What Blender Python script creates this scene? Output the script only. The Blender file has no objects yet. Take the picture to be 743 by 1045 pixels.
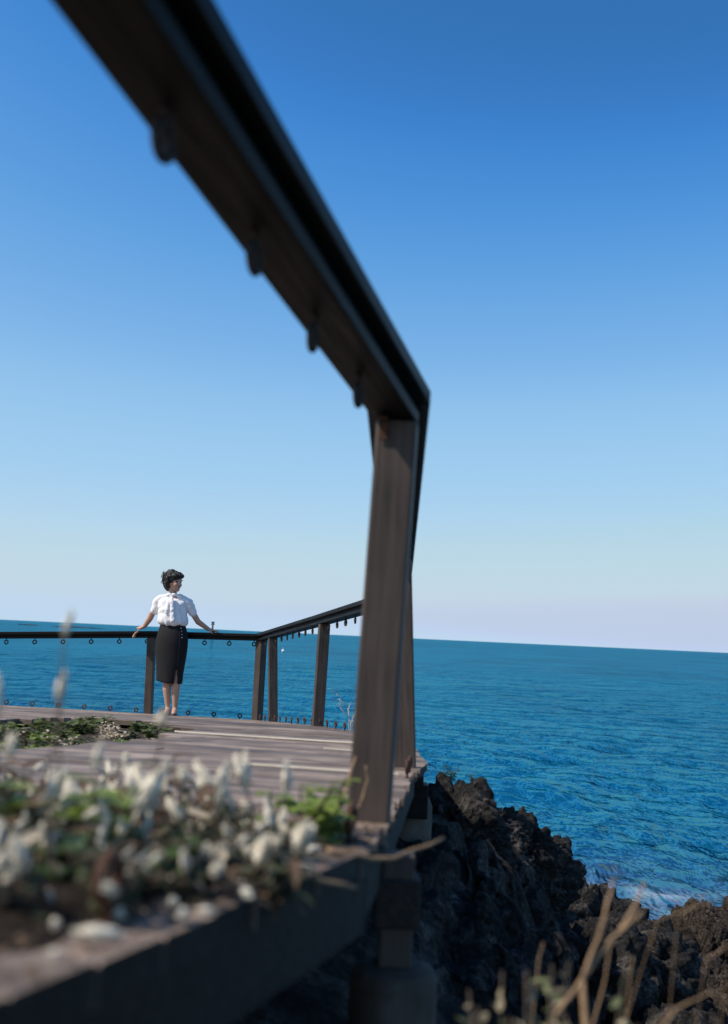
import bpy, bmesh, math, random
import numpy as np
from mathutils import Vector, Matrix, noise as mnoise
random.seed(7)
RNG = np.random.default_rng(11)
R = math.radians
S = bpy.context.scene
C = S.collection

# ------------------------------------------------------------------ camera, sky, sun, exposure
cam = bpy.data.cameras.new('camera')
cam.sensor_fit = 'VERTICAL'; cam.sensor_height = 36.0; cam.lens = 37.31
cam.clip_start = 0.05; cam.clip_end = 80000
cam.dof.use_dof = True; cam.dof.focus_distance = 12.0; cam.dof.aperture_fstop = 2.9; cam.dof.aperture_blades = 0
co = bpy.data.objects.new('camera', cam); C.objects.link(co); S.camera = co
PITCH = math.atan(126.5 / 1083.0); ROLL = math.atan(34.0 / 743.0)
co.matrix_world = Matrix.Rotation(R(90) + PITCH, 4, 'X') @ Matrix.Rotation(ROLL, 4, 'Z')

SUN_AZ, SUN_EL = R(250), R(48)
w = bpy.data.worlds.new('World'); S.world = w; w.use_nodes = True
nt = w.node_tree
sky = nt.nodes.new('ShaderNodeTexSky'); sky.sky_type = 'NISHITA'; sky.sun_disc = False
sky.sun_elevation = SUN_EL; sky.sun_rotation = SUN_AZ
sky.air_density = 0.6; sky.dust_density = 0.3; sky.ozone_density = 10.0; sky.altitude = 0
bg = nt.nodes['Background']; bg.inputs[1].default_value = 0.12
# the photograph's colour response of a clear sky: a tone curve per channel on the physical sky
def vmath(op, v):
    q = nt.nodes.new('ShaderNodeVectorMath'); q.operation = op; q.inputs[1].default_value = (v, v, v); return q
k1 = vmath('MULTIPLY', 0.12); k2 = vmath('MULTIPLY', 1 / 0.12); cv = nt.nodes.new('ShaderNodeRGBCurve')
for ch, pts in ((0, [(0, 0), (.045, .036), (.058, .085), (.078, .190), (.12, .345), (.28, .54), (.366, .52), (1, .55)]),
                (1, [(0, 0), (.10, .172), (.122, .268), (.171, .43), (.258, .595), (.503, .68), (.552, .625), (1, .62)]),
                (2, [(0, 0), (.254, .465), (.305, .665), (.413, .79), (.565, .855), (.68, .845), (.73, .80), (.79, .79), (1, .74)])):
    c = cv.mapping.curves[ch]; c.points[0].location = pts[0]; c.points[-1].location = pts[-1]
    for p in pts[1:-1]: c.points.new(*p)
cv.mapping.use_clip = True; cv.mapping.update()
nt.links.new(sky.outputs[0], k1.inputs[0]); nt.links.new(k1.outputs[0], cv.inputs['Color']); nt.links.new(cv.outputs[0], k2.inputs[0]); nt.links.new(k2.outputs[0], bg.inputs[0])
sl = bpy.data.lights.new('sun', 'SUN'); sl.energy = 5.0; sl.angle = R(0.53); sl.color = (1, 0.91, 0.79)
so = bpy.data.objects.new('sun', sl); C.objects.link(so)
SUNV = Vector((math.sin(SUN_AZ) * math.cos(SUN_EL), math.cos(SUN_AZ) * math.cos(SUN_EL), math.sin(SUN_EL)))
so.rotation_euler = SUNV.to_track_quat('Z', 'Y').to_euler()
so.location = (-8, -2, 12)
S.view_settings.view_transform = 'Standard'; S.view_settings.look = 'None'
S.view_settings.exposure = 0.0; S.view_settings.gamma = 1.0; S.view_settings.use_curve_mapping = False
S.render.engine = 'CYCLES'; S.cycles.adaptive_threshold = .005; S.cycles.sample_clamp_indirect = 4.0

# ------------------------------------------------------------------ helpers
def hsh(ix, iy, iz, s):
    n = (ix * 374761393 + iy * 668265263 + iz * 2147483647 + s * 1442695041) & 0xFFFFFFFF
    n = ((n ^ (n >> 13)) * 1274126177) & 0xFFFFFFFF
    n = ((n ^ (n >> 16)) * 2246822519) & 0xFFFFFFFF
    return ((n ^ (n >> 15)) & 0xFFFFFF) / float(0xFFFFFF)
def vnoise(p, s=0):
    i = np.floor(p).astype(np.int64); f = p - i; f = f * f * f * (f * (f * 6 - 15) + 10)
    out = 0
    for a in (0, 1):
        for b in (0, 1):
            for c in (0, 1):
                wt = (f[:, 0] if a else 1 - f[:, 0]) * (f[:, 1] if b else 1 - f[:, 1]) * (f[:, 2] if c else 1 - f[:, 2])
                out = out + wt * hsh(i[:, 0] + a, i[:, 1] + b, i[:, 2] + c, s)
    return out * 2 - 1
def lump(n):
    t = np.clip(np.abs(n) * 1.75, 0, 1); return 2 * t * (2 - t) - 1.15
def fbm(p, o=4, s=0, g=.5, ridged=False):
    r = 0; a = 1.0; q = p.copy()
    for k in range(o):
        n = vnoise(q, s + k * 17)
        r = r + a * (lump(n) if ridged == 'b' else (1 - 2 * np.abs(n)) if ridged else n)
        q = q * 2.07 + 3.1; a *= g
    return r

def link(o, parent=None):
    C.objects.link(o)
    if parent: o.parent = parent
    return o
def empty(name, loc, label, cat, group=None):
    o = bpy.data.objects.new(name, None); o.location = loc; o.empty_display_size = .1
    link(o); o['label'] = label; o['category'] = cat
    if group: o['group'] = group
    return o
def tag(o, label=None, cat=None, group=None, kind=None):
    if label: o['label'] = label
    if cat: o['category'] = cat
    if group: o['group'] = group
    if kind: o['kind'] = kind
    return o
def mesh_obj(name, v, f, mat, parent=None, smooth=False, cols=None):
    """v in world coordinates; shifted to the parent's location."""
    v = np.asarray(v, float)
    if parent is not None: v = v - np.array(parent.location)
    me = bpy.data.meshes.new(name)
    me.from_pydata([tuple(x) for x in v], [], [tuple(int(i) for i in x) for x in f])
    if smooth: me.polygons.foreach_set('use_smooth', [True] * len(me.polygons))
    if cols is not None:
        ca = me.color_attributes.new('tone', 'FLOAT_COLOR', 'POINT')
        c4 = np.ones((len(v), 4), np.float32); c4[:, :3] = np.asarray(cols, np.float32).reshape(len(v), -1)
        ca.data.foreach_set('color', c4.ravel())
    if mat: me.materials.append(mat)
    me.update()
    return link(bpy.data.objects.new(name, me), parent)
class MB:
    def __init__(s): s.v = []; s.f = []; s.c = []
    def add(s, v, f, col=.5):
        b = len(s.v); s.v += [tuple(x) for x in v]; s.f += [tuple(i + b for i in x) for x in f]
        s.c += [col] * len(v)
    def box(s, lo, hi, M=None, col=.5):
        (a, b, c), (d, e, g) = lo, hi
        v = [(a, b, c), (d, b, c), (d, e, c), (a, e, c), (a, b, g), (d, b, g), (d, e, g), (a, e, g)]
        if M is not None: v = [tuple(M @ Vector(x)) for x in v]
        s.add(v, [(0, 3, 2, 1), (4, 5, 6, 7), (0, 1, 5, 4), (1, 2, 6, 5), (2, 3, 7, 6), (3, 0, 4, 7)], col)
    def tube(s, pts, rad, n=8, col=.5, cap=True):
        pts = [Vector(p) for p in pts]; v = []; f = []; m = len(pts)
        if not hasattr(rad, '__len__'): rad = [rad] * m
        up = Vector((0.31, 0.17, 0.93))
        for i, p in enumerate(pts):
            t = (pts[min(i + 1, m - 1)] - pts[max(i - 1, 0)]).normalized()
            a = t.cross(up)
            if a.length < .05: a = t.cross(Vector((1, 0, 0)))
            a.normalize(); b = t.cross(a)
            for k in range(n):
                q = 2 * math.pi * k / n
                v.append(tuple(p + (a * math.cos(q) + b * math.sin(q)) * rad[i]))
        for i in range(m - 1):
            for k in range(n):
                k2 = (k + 1) % n
                f.append((i * n + k, i * n + k2, (i + 1) * n + k2, (i + 1) * n + k))
        if cap: f.append(tuple(range(n - 1, -1, -1))); f.append(tuple((m - 1) * n + k for k in range(n)))
        s.add(v, f, col)
    def lathe(s, prof, n=24, c=(0, 0, 0), col=.5):
        v = []; f = []
        for r_, z in prof:
            for k in range(n):
                q = 2 * math.pi * k / n; v.append((c[0] + r_ * math.cos(q), c[1] + r_ * math.sin(q), c[2] + z))
        for i in range(len(prof) - 1):
            for k in range(n):
                k2 = (k + 1) % n; f.append((i * n + k, i * n + k2, (i + 1) * n + k2, (i + 1) * n + k))
        f.append(tuple(range(n - 1, -1, -1))); f.append(tuple((len(prof) - 1) * n + k for k in range(n)))
        s.add(v, f, col)
    def torus(s, M, R0, r, n=20, m=10, col=.5, sx=1.0):
        v = []; f = []
        for i in range(n):
            a = 2 * math.pi * i / n
            for j in range(m):
                b = 2 * math.pi * j / m; q = R0 + r * math.cos(b)
                v.append(tuple(M @ Vector((q * math.cos(a) * sx, r * math.sin(b), q * math.sin(a)))))
        for i in range(n):
            for j in range(m):
                i2 = (i + 1) % n; j2 = (j + 1) % m
                f.append((i * m + j, i2 * m + j, i2 * m + j2, i * m + j2))
        s.add(v, f, col)
    def build(s, name, mat, parent=None, smooth=False, tone=False):
        return mesh_obj(name, s.v, s.f, mat, parent, smooth, np.array(s.c)[:, None] if tone else None)
def bevel(o, wd=.004, seg=2):
    m = o.modifiers.new('edge', 'BEVEL'); m.width = wd; m.segments = seg; m.limit_method = 'ANGLE'; m.angle_limit = R(40)
    return o
def ico(sub):
    bm = bmesh.new(); bmesh.ops.create_icosphere(bm, subdivisions=sub, radius=1.0)
    v = np.array([x.co[:] for x in bm.verts]); f = [[q.index for q in p.verts] for p in bm.faces]; bm.free()
    return v, f

# ------------------------------------------------------------------ materials
def newmat(name):
    m = bpy.data.materials.new(name); m.use_nodes = True
    n = m.node_tree.nodes; return m, n, m.node_tree.links, n['Principled BSDF']
def ramp(n, l, src, stops):
    r = n.new('ShaderNodeValToRGB'); e = r.color_ramp.elements
    while len(e) < len(stops): e.new(.5)
    for k, (p, c) in enumerate(stops): e[k].position = p; e[k].color = (*c, 1)
    l.new(src, r.inputs[0]); return r
def tex(n, l, kind='Noise', scale=5, detail=4, rough=.55, mapscale=(1, 1, 1), rot=(0, 0, 0), coord='Object', dist=0):
    tc = n.new('ShaderNodeTexCoord'); mp = n.new('ShaderNodeMapping')
    mp.inputs['Scale'].default_value = mapscale; mp.inputs['Rotation'].default_value = rot
    l.new(tc.outputs[coord], mp.inputs[0])
    t = n.new('ShaderNodeTex' + kind); t.inputs['Scale'].default_value = scale
    if kind == 'Noise':
        t.inputs['Detail'].default_value = detail; t.inputs['Roughness'].default_value = rough; t.inputs['Distortion'].default_value = dist
    l.new(mp.outputs[0], t.inputs['Vector']); return t
def bump(n, l, pr, src, st, dist=.01, prev=None):
    b = n.new('ShaderNodeBump'); b.inputs['Strength'].default_value = st; b.inputs['Distance'].default_value = dist
    l.new(src, b.inputs['Height'])
    if prev: l.new(prev.outputs[0], b.inputs['Normal'])
    l.new(b.outputs[0], pr.inputs['Normal']); return b
def mixc(n, l, fac, a, b, mode='MIX', f0=.5):
    m = n.new('ShaderNodeMix'); m.data_type = 'RGBA'; m.blend_type = mode
    if fac is not None: l.new(fac, m.inputs[0])
    else: m.inputs[0].default_value = f0
    for s_, x in ((6, a), (7, b)):
        if isinstance(x, tuple): m.inputs[s_].default_value = (*x, 1)
        else: l.new(x, m.inputs[s_])
    return m.outputs[2]

def wood(name, dark, light, axis, rough=.5, tone=0.0, rot=(0, 0, 0), grey=None, spec=.5):
    m, n, l, p = newmat(name); p.inputs['Specular IOR Level'].default_value = spec
    ms = [18, 18, 18]; ms[axis] = 1.0
    g = tex(n, l, 'Noise', 3.2, 6, .62, tuple(ms), rot, dist=.6)
    big = tex(n, l, 'Noise', 2.3, 3, .5, (1, 1, 1), rot)
    col = ramp(n, l, g.outputs['Fac'], [(.30, dark), (.72, light)]).outputs[0]
    if grey: col = mixc(n, l, ramp(n, l, big.outputs['Fac'], [(.42, (0, 0, 0)), (.68, (.8, .8, .8))]).outputs[0], col, grey)
    if tone:
        dt = tex(n, l, 'Noise', 2.6, 7, .68, (1, 1, 1), rot, dist=.4)
        col = mixc(n, l, ramp(n, l, dt.outputs['Fac'], [(.47, (0, 0, 0)), (.66, (.75, .75, .75))]).outputs[0], col, (.065, .043, .029))
        at = n.new('ShaderNodeAttribute'); at.attribute_name = 'tone'
        t2 = ramp(n, l, at.outputs['Fac'], [(0, (1 - tone,) * 3), (1, (1 + tone * .8,) * 3)])
        col = mixc(n, l, None, col, t2.outputs[0], 'MULTIPLY', 1.0)
    l.new(col, p.inputs['Base Color']); p.inputs['Roughness'].default_value = rough
    r = ramp(n, l, g.outputs['Fac'], [(.3, (rough + .12,) * 3), (.7, (rough - .08,) * 3)]); l.new(r.outputs[0], p.inputs['Roughness'])
    bump(n, l, p, g.outputs['Fac'], .35, .004)
    return m
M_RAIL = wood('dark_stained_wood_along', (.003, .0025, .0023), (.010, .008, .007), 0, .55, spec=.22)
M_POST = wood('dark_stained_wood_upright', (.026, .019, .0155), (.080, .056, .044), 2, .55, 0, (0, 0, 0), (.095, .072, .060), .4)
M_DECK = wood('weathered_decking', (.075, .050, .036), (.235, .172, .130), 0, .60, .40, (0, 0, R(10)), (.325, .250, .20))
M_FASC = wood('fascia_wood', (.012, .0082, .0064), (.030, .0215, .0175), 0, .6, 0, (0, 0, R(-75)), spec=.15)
M_BATT = wood('pale_new_wood', (.40, .345, .27), (.56, .50, .41), 0, .6, 0, (0, 0, R(10)))

def rust_mat(name, a, b, c):
    m, n, l, p = newmat(name)
    t = tex(n, l, 'Noise', 90, 5, .65); col = ramp(n, l, t.outputs['Fac'], [(.3, a), (.5, b), (.72, c)])
    l.new(col.outputs[0], p.inputs['Base Color']); p.inputs['Roughness'].default_value = .75; p.inputs['Metallic'].default_value = .25
    bump(n, l, p, t.outputs['Fac'], .5, .002); return m
M_RUST = rust_mat('rusty_iron', (.022, .012, .009), (.070, .028, .014), (.14, .060, .030))
M_IRON = rust_mat('dark_iron', (.012, .011, .012), (.025, .02, .018), (.07, .035, .022))

def concrete():
    m, n, l, p = newmat('stained_concrete')
    t = tex(n, l, 'Noise', 9, 7, .65); u = tex(n, l, 'Noise', 2.2, 4, .6, (2, 2, .5))
    c1 = ramp(n, l, t.outputs['Fac'], [(.3, (.06, .055, .046)), (.7, (.15, .138, .118))])
    st = ramp(n, l, u.outputs['Fac'], [(.45, (1, 1, 1)), (.65, (.45, .33, .24))])
    l.new(mixc(n, l, None, c1.outputs[0], st.outputs[0], 'MULTIPLY', .9), p.inputs['Base Color']); p.inputs['Roughness'].default_value = .9
    bump(n, l, p, t.outputs['Fac'], .4, .006); return m
M_CONC = concrete()

def rock_mat(name, lo, mid, hi, scl=1.0):
    m, n, l, p = newmat(name)
    a = tex(n, l, 'Noise', 4.0 * scl, 8, .7); b = tex(n, l, 'Noise', 30 * scl, 6, .72)
    v = tex(n, l, 'Voronoi', 30 * scl); v.feature = 'F1'
    c1 = ramp(n, l, a.outputs['Fac'], [(.30, lo), (.5, mid), (.74, hi)])
    sp = ramp(n, l, b.outputs['Fac'], [(.36, (.22,) * 3), (.52, (.9,) * 3), (.68, (2.3, 2.2, 2.1))])
    l.new(mixc(n, l, None, c1.outputs[0], sp.outputs[0], 'MULTIPLY', 1), p.inputs['Base Color'])
    p.inputs['Roughness'].default_value = .92; p.inputs['Specular IOR Level'].default_value = .25
    b1 = bump(n, l, p, b.outputs['Fac'], 1.0, .06)
    b2 = bump(n, l, p, v.outputs['Distance'], .7, .02, b1)
    return m
M_ROCK = rock_mat('black_lava_rock', (.007, .0063, .006), (.034, .0315, .030), (.16, .149, .139))
M_ROCKB = rock_mat('brown_lava_rock', (.020, .015, .012), (.056, .043, .035), (.14, .112, .092), 1.2)
M_SOIL = rock_mat('dry_soil', (.05, .04, .03), (.12, .095, .07), (.22, .18, .13), 2.5)

def plain(name, col, rough=.6, var=.25, scale=30, sheen=0, trans=0, spec=.5):
    m, n, l, p = newmat(name)
    t = tex(n, l, 'Noise', scale, 4, .6)
    c = ramp(n, l, t.outputs['Fac'], [(.3, tuple(x * (1 - var) for x in col)), (.7, tuple(min(1, x * (1 + var)) for x in col))])
    l.new(c.outputs[0], p.inputs['Base Color']); p.inputs['Roughness'].default_value = rough
    p.inputs['Specular IOR Level'].default_value = spec
    if sheen: p.inputs['Sheen Weight'].default_value = sheen
    if trans:
        out = n['Material Output']; tr = n.new('ShaderNodeBsdfTranslucent'); mx = n.new('ShaderNodeMixShader'); mx.inputs[0].default_value = trans
        l.new(c.outputs[0], tr.inputs[0]); l.new(p.outputs[0], mx.inputs[1]); l.new(tr.outputs[0], mx.inputs[2]); l.new(mx.outputs[0], out.inputs[0])
    return m
M_PALE = plain('dried_flower_fluff', (.76, .67, .55), .9, .4, 60, .2, .05)
M_STEM = plain('dry_grey_stem', (.085, .062, .043), .8, .35, 40)
M_CREAM = plain('cream_dry_leaf', (.60, .52, .40), .8, .35, 45, 0, .25)
M_TAN = plain('tan_dry_leaf', (.115, .072, .044), .8, .4, 45, 0, .25)
M_GREY = plain('grey_green_leaf', (.062, .070, .034), .7, .4, 25, 0, .25)
M_GREEN = plain('fresh_green_leaf', (.22, .29, .055), .45, .4, 25, 0, .35)
M_DKGRN = plain('dark_green_leaf', (.055, .10, .022), .5, .4, 25, 0, .3)
M_STRAW = plain('straw_stalk', (.27, .17, .092), .75, .3, 30)
M_SKIN = plain('skin', (.46, .265, .185), .5, .06, 8)
M_BLOUSE = plain('white_blouse_cloth', (.78, .76, .77), .8, .03, 20, .2)
M_SKIRT = plain('charcoal_skirt_cloth', (.0105, .0098, .012), .85, .25, 60, 0, 0, .3)
M_HAIR = plain('dark_hair', (.009, .007, .0065), .62, .4, 90)
M_SHOE = plain('dusky_shoe_leather', (.085, .022, .022), .4, .2, 30)
M_WHITE = plain('white_button', (.42, .41, .40), .3, .05)
M_DARK = plain('dark_eye', (.02, .015, .015), .2, .1)
M_LIP = plain('lip', (.33, .10, .09), .4, .1)
M_BEAC = plain('dark_painted_steel', (.03, .06, .07), .5, .2, 2)
M_ORANGE = plain('buoy_white', (.75, .74, .72), .4, .1)

# ------------------------------------------------------------------ sea
def build_sea():
    ZS = -4.2
    r = [7.0]
    while r[-1] < 60000: r.append(r[-1] * (1.0085 if r[-1] < 150 else (1.013 if r[-1] < 900 else 1.05)))
    r = np.array(r)
    an = np.concatenate([np.linspace(-100, -30, 60)[:-1], np.linspace(-30, 30, 400), np.linspace(30, 100, 60)[1:]])
    an = np.radians(an)
    RR, AA = np.meshgrid(r, an, indexing='ij'); X = RR * np.sin(AA); Y = RR * np.cos(AA)
    dr = np.gradient(r)[:, None]; cell = np.maximum(dr, RR * np.gradient(an)[None, :])
    Z = np.zeros_like(X); DX = np.zeros_like(X); DY = np.zeros_like(X)
    g = np.random.default_rng(3)
    for k in range(95):
        lam = .42 * (15 / .42) ** (g.random() ** .85); th = R(-105) + g.normal() * 1.25
        am = .0060 * lam ** .22 * (.4 + 1.0 * g.random())
        kx, ky = math.cos(th) * 2 * math.pi / lam, math.sin(th) * 2 * math.pi / lam
        att = np.clip((lam / cell - 2.2) / 3.0, 0, 1)
        ph = kx * X + ky * Y + g.random() * 6.28
        Z += am * att * np.sin(ph)
        DX += -am * att * .9 * math.cos(th) * np.cos(ph); DY += -am * att * .9 * math.sin(th) * np.cos(ph)
    patch = fbm(np.stack([X.ravel() / 9, Y.ravel() / 22, 0 * X.ravel()], 1), 3, 5).reshape(X.shape)
    Z *= 1 + .45 * np.clip(patch, -1, 1)
    # foam where small waves run onto the rocks in front of the brown boulders
    q = np.stack([X.ravel(), Y.ravel(), 0 * X.ravel()], 1)
    nz = fbm(q * np.array([1.1, .75, 1]), 5, 40, .6, True).reshape(X.shape)
    n2 = fbm(q * np.array([.25, .6, 1]), 3, 60).reshape(X.shape)
    zone = np.exp(-((X - 5.2) / 2.6) ** 2 - ((Y - 17.6 + .12 * (X - 5)) / 2.3) ** 2)
    line = np.exp(-((Y - 18.6 + .3 * np.sin(X * 1.3) - .1 * X) / .28) ** 2) * np.exp(-((X - 4.9) / 1.5) ** 2)
    foam = np.clip(zone * (-.12 + 1.15 * nz + .6 * n2), 0, 1) * .11 + np.clip(line * (-.2 + 1.5 * nz), 0, 1) * .34
    shallow = np.clip(np.exp(-((X - 5.4) / 4.2) ** 2 - ((Y - 17.5) / 3.4) ** 2), 0, 1)
    # broad patches of darker water over weed and rock
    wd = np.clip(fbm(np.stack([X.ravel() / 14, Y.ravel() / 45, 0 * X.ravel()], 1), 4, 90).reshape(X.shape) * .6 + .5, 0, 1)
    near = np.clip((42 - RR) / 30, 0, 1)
    V = np.stack([X + DX, Y + DY, Z + ZS], -1).reshape(-1, 3)
    nr, na = X.shape; idx = np.arange(nr * na).reshape(nr, na)
    F = np.stack([idx[:-1, :-1], idx[:-1, 1:], idx[1:, 1:], idx[1:, :-1]], -1).reshape(-1, 4)[:, ::-1]
    me = bpy.data.meshes.new('sea'); me.vertices.add(len(V)); me.vertices.foreach_set('co', V.ravel().astype(np.float32))
    me.loops.add(F.size); me.loops.foreach_set('vertex_index', F.ravel().astype(np.int32))
    me.polygons.add(len(F)); me.polygons.foreach_set('loop_start', np.arange(0, F.size, 4, dtype=np.int32))
    me.polygons.foreach_set('use_smooth', np.ones(len(F), bool)); me.update(); me.validate()
    ca = me.color_attributes.new('tone', 'FLOAT_COLOR', 'POINT')
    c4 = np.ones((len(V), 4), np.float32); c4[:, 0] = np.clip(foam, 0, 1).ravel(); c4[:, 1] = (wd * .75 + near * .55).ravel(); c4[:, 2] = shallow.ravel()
    ca.data.foreach_set('color', c4.ravel())
    m, n, l, p = newmat('sea_water')
    at = n.new('ShaderNodeAttribute'); at.attribute_name = 'tone'
    sp = n.new('ShaderNodeSeparateColor'); l.new(at.outputs['Color'], sp.inputs[0])
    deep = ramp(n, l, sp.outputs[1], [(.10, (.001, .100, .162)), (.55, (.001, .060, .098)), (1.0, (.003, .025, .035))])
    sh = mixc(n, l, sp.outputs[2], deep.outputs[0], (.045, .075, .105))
    fo = mixc(n, l, sp.outputs[0], sh, (.72, .76, .80))
    t1 = tex(n, l, 'Noise', 1.0, 3, .62, (1.7, .62, 1), (0, 0, R(8))); t2 = tex(n, l, 'Noise', 1.0, 3, .6, (.30, .11, 1), (0, 0, R(-14)))
    b1 = n.new('ShaderNodeBump'); b1.inputs['Strength'].default_value = 1.0; b1.inputs['Distance'].default_value = 1.6; l.new(t2.outputs['Fac'], b1.inputs['Height'])
    b2 = n.new('ShaderNodeBump'); t3 = tex(n, l, 'Noise', 1.0, 4, .6, (.022, .05, 1), (0, 0, R(6))); wp = n.new('ShaderNodeMapRange'); wp.inputs['From Min'].default_value = .36; wp.inputs['From Max'].default_value = .62; wp.inputs['To Min'].default_value = .35; wp.inputs['To Max'].default_value = 1.15; l.new(t3.outputs['Fac'], wp.inputs['Value']); l.new(wp.outputs[0], b2.inputs['Strength']); b2.inputs['Distance'].default_value = .95; l.new(t1.outputs['Fac'], b2.inputs['Height']); l.new(b1.outputs[0], b2.inputs['Normal'])
    # water body (scattered light from below) under a rough, wave-broken Fresnel reflection
    df = n.new('ShaderNodeBsdfDiffuse'); l.new(fo, df.inputs['Color']); l.new(b2.outputs[0], df.inputs['Normal'])
    gl = n.new('ShaderNodeBsdfGlossy'); gl.inputs['Roughness'].default_value = .06; gl.inputs['Color'].default_value = (.17, .54, .69, 1); l.new(b2.outputs[0], gl.inputs['Normal'])
    fr = n.new('ShaderNodeFresnel'); fr.inputs['IOR'].default_value = 1.33; l.new(b2.outputs[0], fr.inputs['Normal'])
    mr = n.new('ShaderNodeMapRange'); mr.inputs['From Min'].default_value = .03; mr.inputs['From Max'].default_value = .75; mr.inputs['To Min'].default_value = 0; mr.inputs['To Max'].default_value = .55
    l.new(fr.outputs[0], mr.inputs['Value'])
    mx = n.new('ShaderNodeMixShader'); l.new(mr.outputs[0], mx.inputs[0]); l.new(df.outputs[0], mx.inputs[1]); l.new(gl.outputs[0], mx.inputs[2])
    l.new(mx.outputs[0], n['Material Output'].inputs['Surface']); n.remove(p)
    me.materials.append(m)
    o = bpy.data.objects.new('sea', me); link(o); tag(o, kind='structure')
build_sea()

# ------------------------------------------------------------------ deck surface function
EY = [-3, 1.75, 1.96, 4.45, 4.8, 6.75, 12.1]; EX = [-1.14, .04, .05, .265, .335, .345, -1.03]
TH = R(10); TT = math.tan(TH)
def edge(y): return float(np.interp(y, EY, EX))
def deck_z(x, y): return float(np.interp(y + TT * (x - edge(y)), [-3, 2.33, 4.55, 6.85, 9, 12, 13.5], [.111, -.395, -.538, -.645, -.763, -.985, -1.08]))

# ------------------------------------------------------------------ rocky shore (one sheet) and boulders
CTL = [(.62, 6.0, -1.10), (.45, 6.5, -1.06), (.85, 7.2, -1.28), (1.0, 7.8, -1.7), (.70, 5.0, -1.22), (1.0, 6.0, -1.75), (1.25, 6.5, -2.0), (1.8, 8.5, -2.6),
       (2.4, 9.6, -2.95), (2.9, 9.2, -3.15), (3.5, 10.5, -3.5), (.35, 3.6, -1.1), (.55, 4.0, -1.3), (.8, 4.2, -1.55), (1.3, 5.0, -2.0), (2.0, 6.0, -2.6),
       (.1, 1.0, -.85), (.4, 0, -1.15), (0, -2, -1.0), (1.5, 0, -1.9), (3, 0, -2.7), (5, 0, -4.0), (1.2, 2.5, -1.7), (2.5, 3.5, -2.6), (4, 5, -3.6), (5.5, 7, -4.3),
       (5.5, 11, -4.1), (4.2, 12.2, -3.8), (3.2, 13.0, -4.6), (5.0, 13.5, -4.6), (2.6, 12, -4.0), (3.05, 11.6, -3.9), (1.8, 11, -2.9), (1.2, 11, -2.4), (3, 15, -4.8), (6, 15.5, -4.9), (8, 12, -5), (9, 5, -5.2), (9, 0, -5.2), (9, 18, -6), (0, 19, -6), (4, 18, -5.6),
       (-.3, 3.0, -.95), (-.4, 6, -1.15), (-1.2, 9, -1.5), (-1.6, 12, -2.0), (-1.5, 14, -3.6), (-3, 14.5, -3.8), (-6, 15, -4.2), (-4, 12, -1.8), (-3, 5, -.95), (-6, 5, -.7), (-6, -2, -.3), (-3, -2, -.7), (-3, 9, -1.2), (-7, 10, -1.0), (-5, 18, -6), (.6, 9, -1.8), (0, 11.5, -2.5), (.8, 13, -3.7)]
def tps(ctl):
    c = np.array(ctl); n = len(c)
    def U(d): return np.where(d > 1e-9, d * d * np.log(np.maximum(d, 1e-9)), 0)
    K = U(np.linalg.norm(c[:, None, :2] - c[None, :, :2], axis=2)) + np.eye(n) * .02
    Pm = np.c_[np.ones(n), c[:, :2]]; A = np.block([[K, Pm], [Pm.T, np.zeros((3, 3))]])
    s = np.linalg.solve(A, np.r_[c[:, 2], 0, 0, 0])
    def f(q):
        out = np.empty(len(q))
        for i in range(0, len(q), 20000):
            b = q[i:i + 20000]
            out[i:i + 20000] = U(np.linalg.norm(b[:, None, :] - c[None, :, :2], axis=2)) @ s[:n] + s[n] + b @ s[n + 1:]
        return out
    return f
GZ = tps(CTL)
def build_shore():
    xs = np.concatenate([np.arange(-9, 0, .25), np.arange(0, 4.6, .032), np.arange(4.6, 10, .12)])
    ys = np.concatenate([np.arange(-5, 1.5, .2), np.arange(1.5, 13.5, .04), np.arange(13.5, 20, .15)])
    X, Y = np.meshgrid(xs, ys); q = np.c_[X.ravel(), Y.ravel()]
    z = GZ(q)
    p = np.c_[q, z]
    amp = np.clip((q[:, 0] + .1) / .7, .25, 1)
    big = fbm(p * 1.0, 2, 3, .5, 'b'); mid = fbm(p * 2.9 + 9, 4, 21, .55, 'b'); fine = fbm(p * 14, 3, 51, .6, 'b')
    d = amp * (.10 * big + .075 * mid + .026 * fine)
    lx = amp * .10 * fbm(p * 2.6, 4, 71, .6); ly = amp * .10 * fbm(p * 2.6 + 5, 4, 83, .6)
    under = q[:, 0] < .2
    zz = z + d
    cap = np.array([deck_z(a, b) for a, b in q]) - .30
    ymask = (q[:, 1] < 12.6) & (q[:, 0] < np.array([edge(b) for b in q[:, 1]]) + .12)
    zz = np.where(ymask, np.minimum(zz, cap), zz)
    V = np.c_[q[:, 0] + lx, q[:, 1] + ly, zz]
    ny, nx = X.shape; idx = np.arange(nx * ny).reshape(ny, nx)
    F = np.stack([idx[:-1, :-1], idx[:-1, 1:], idx[1:, 1:], idx[1:, :-1]], -1).reshape(-1, 4)
    o = mesh_obj('rocky_shore', V, F, M_ROCK, None, True)
    tag(o, kind='structure')
build_shore()

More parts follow.
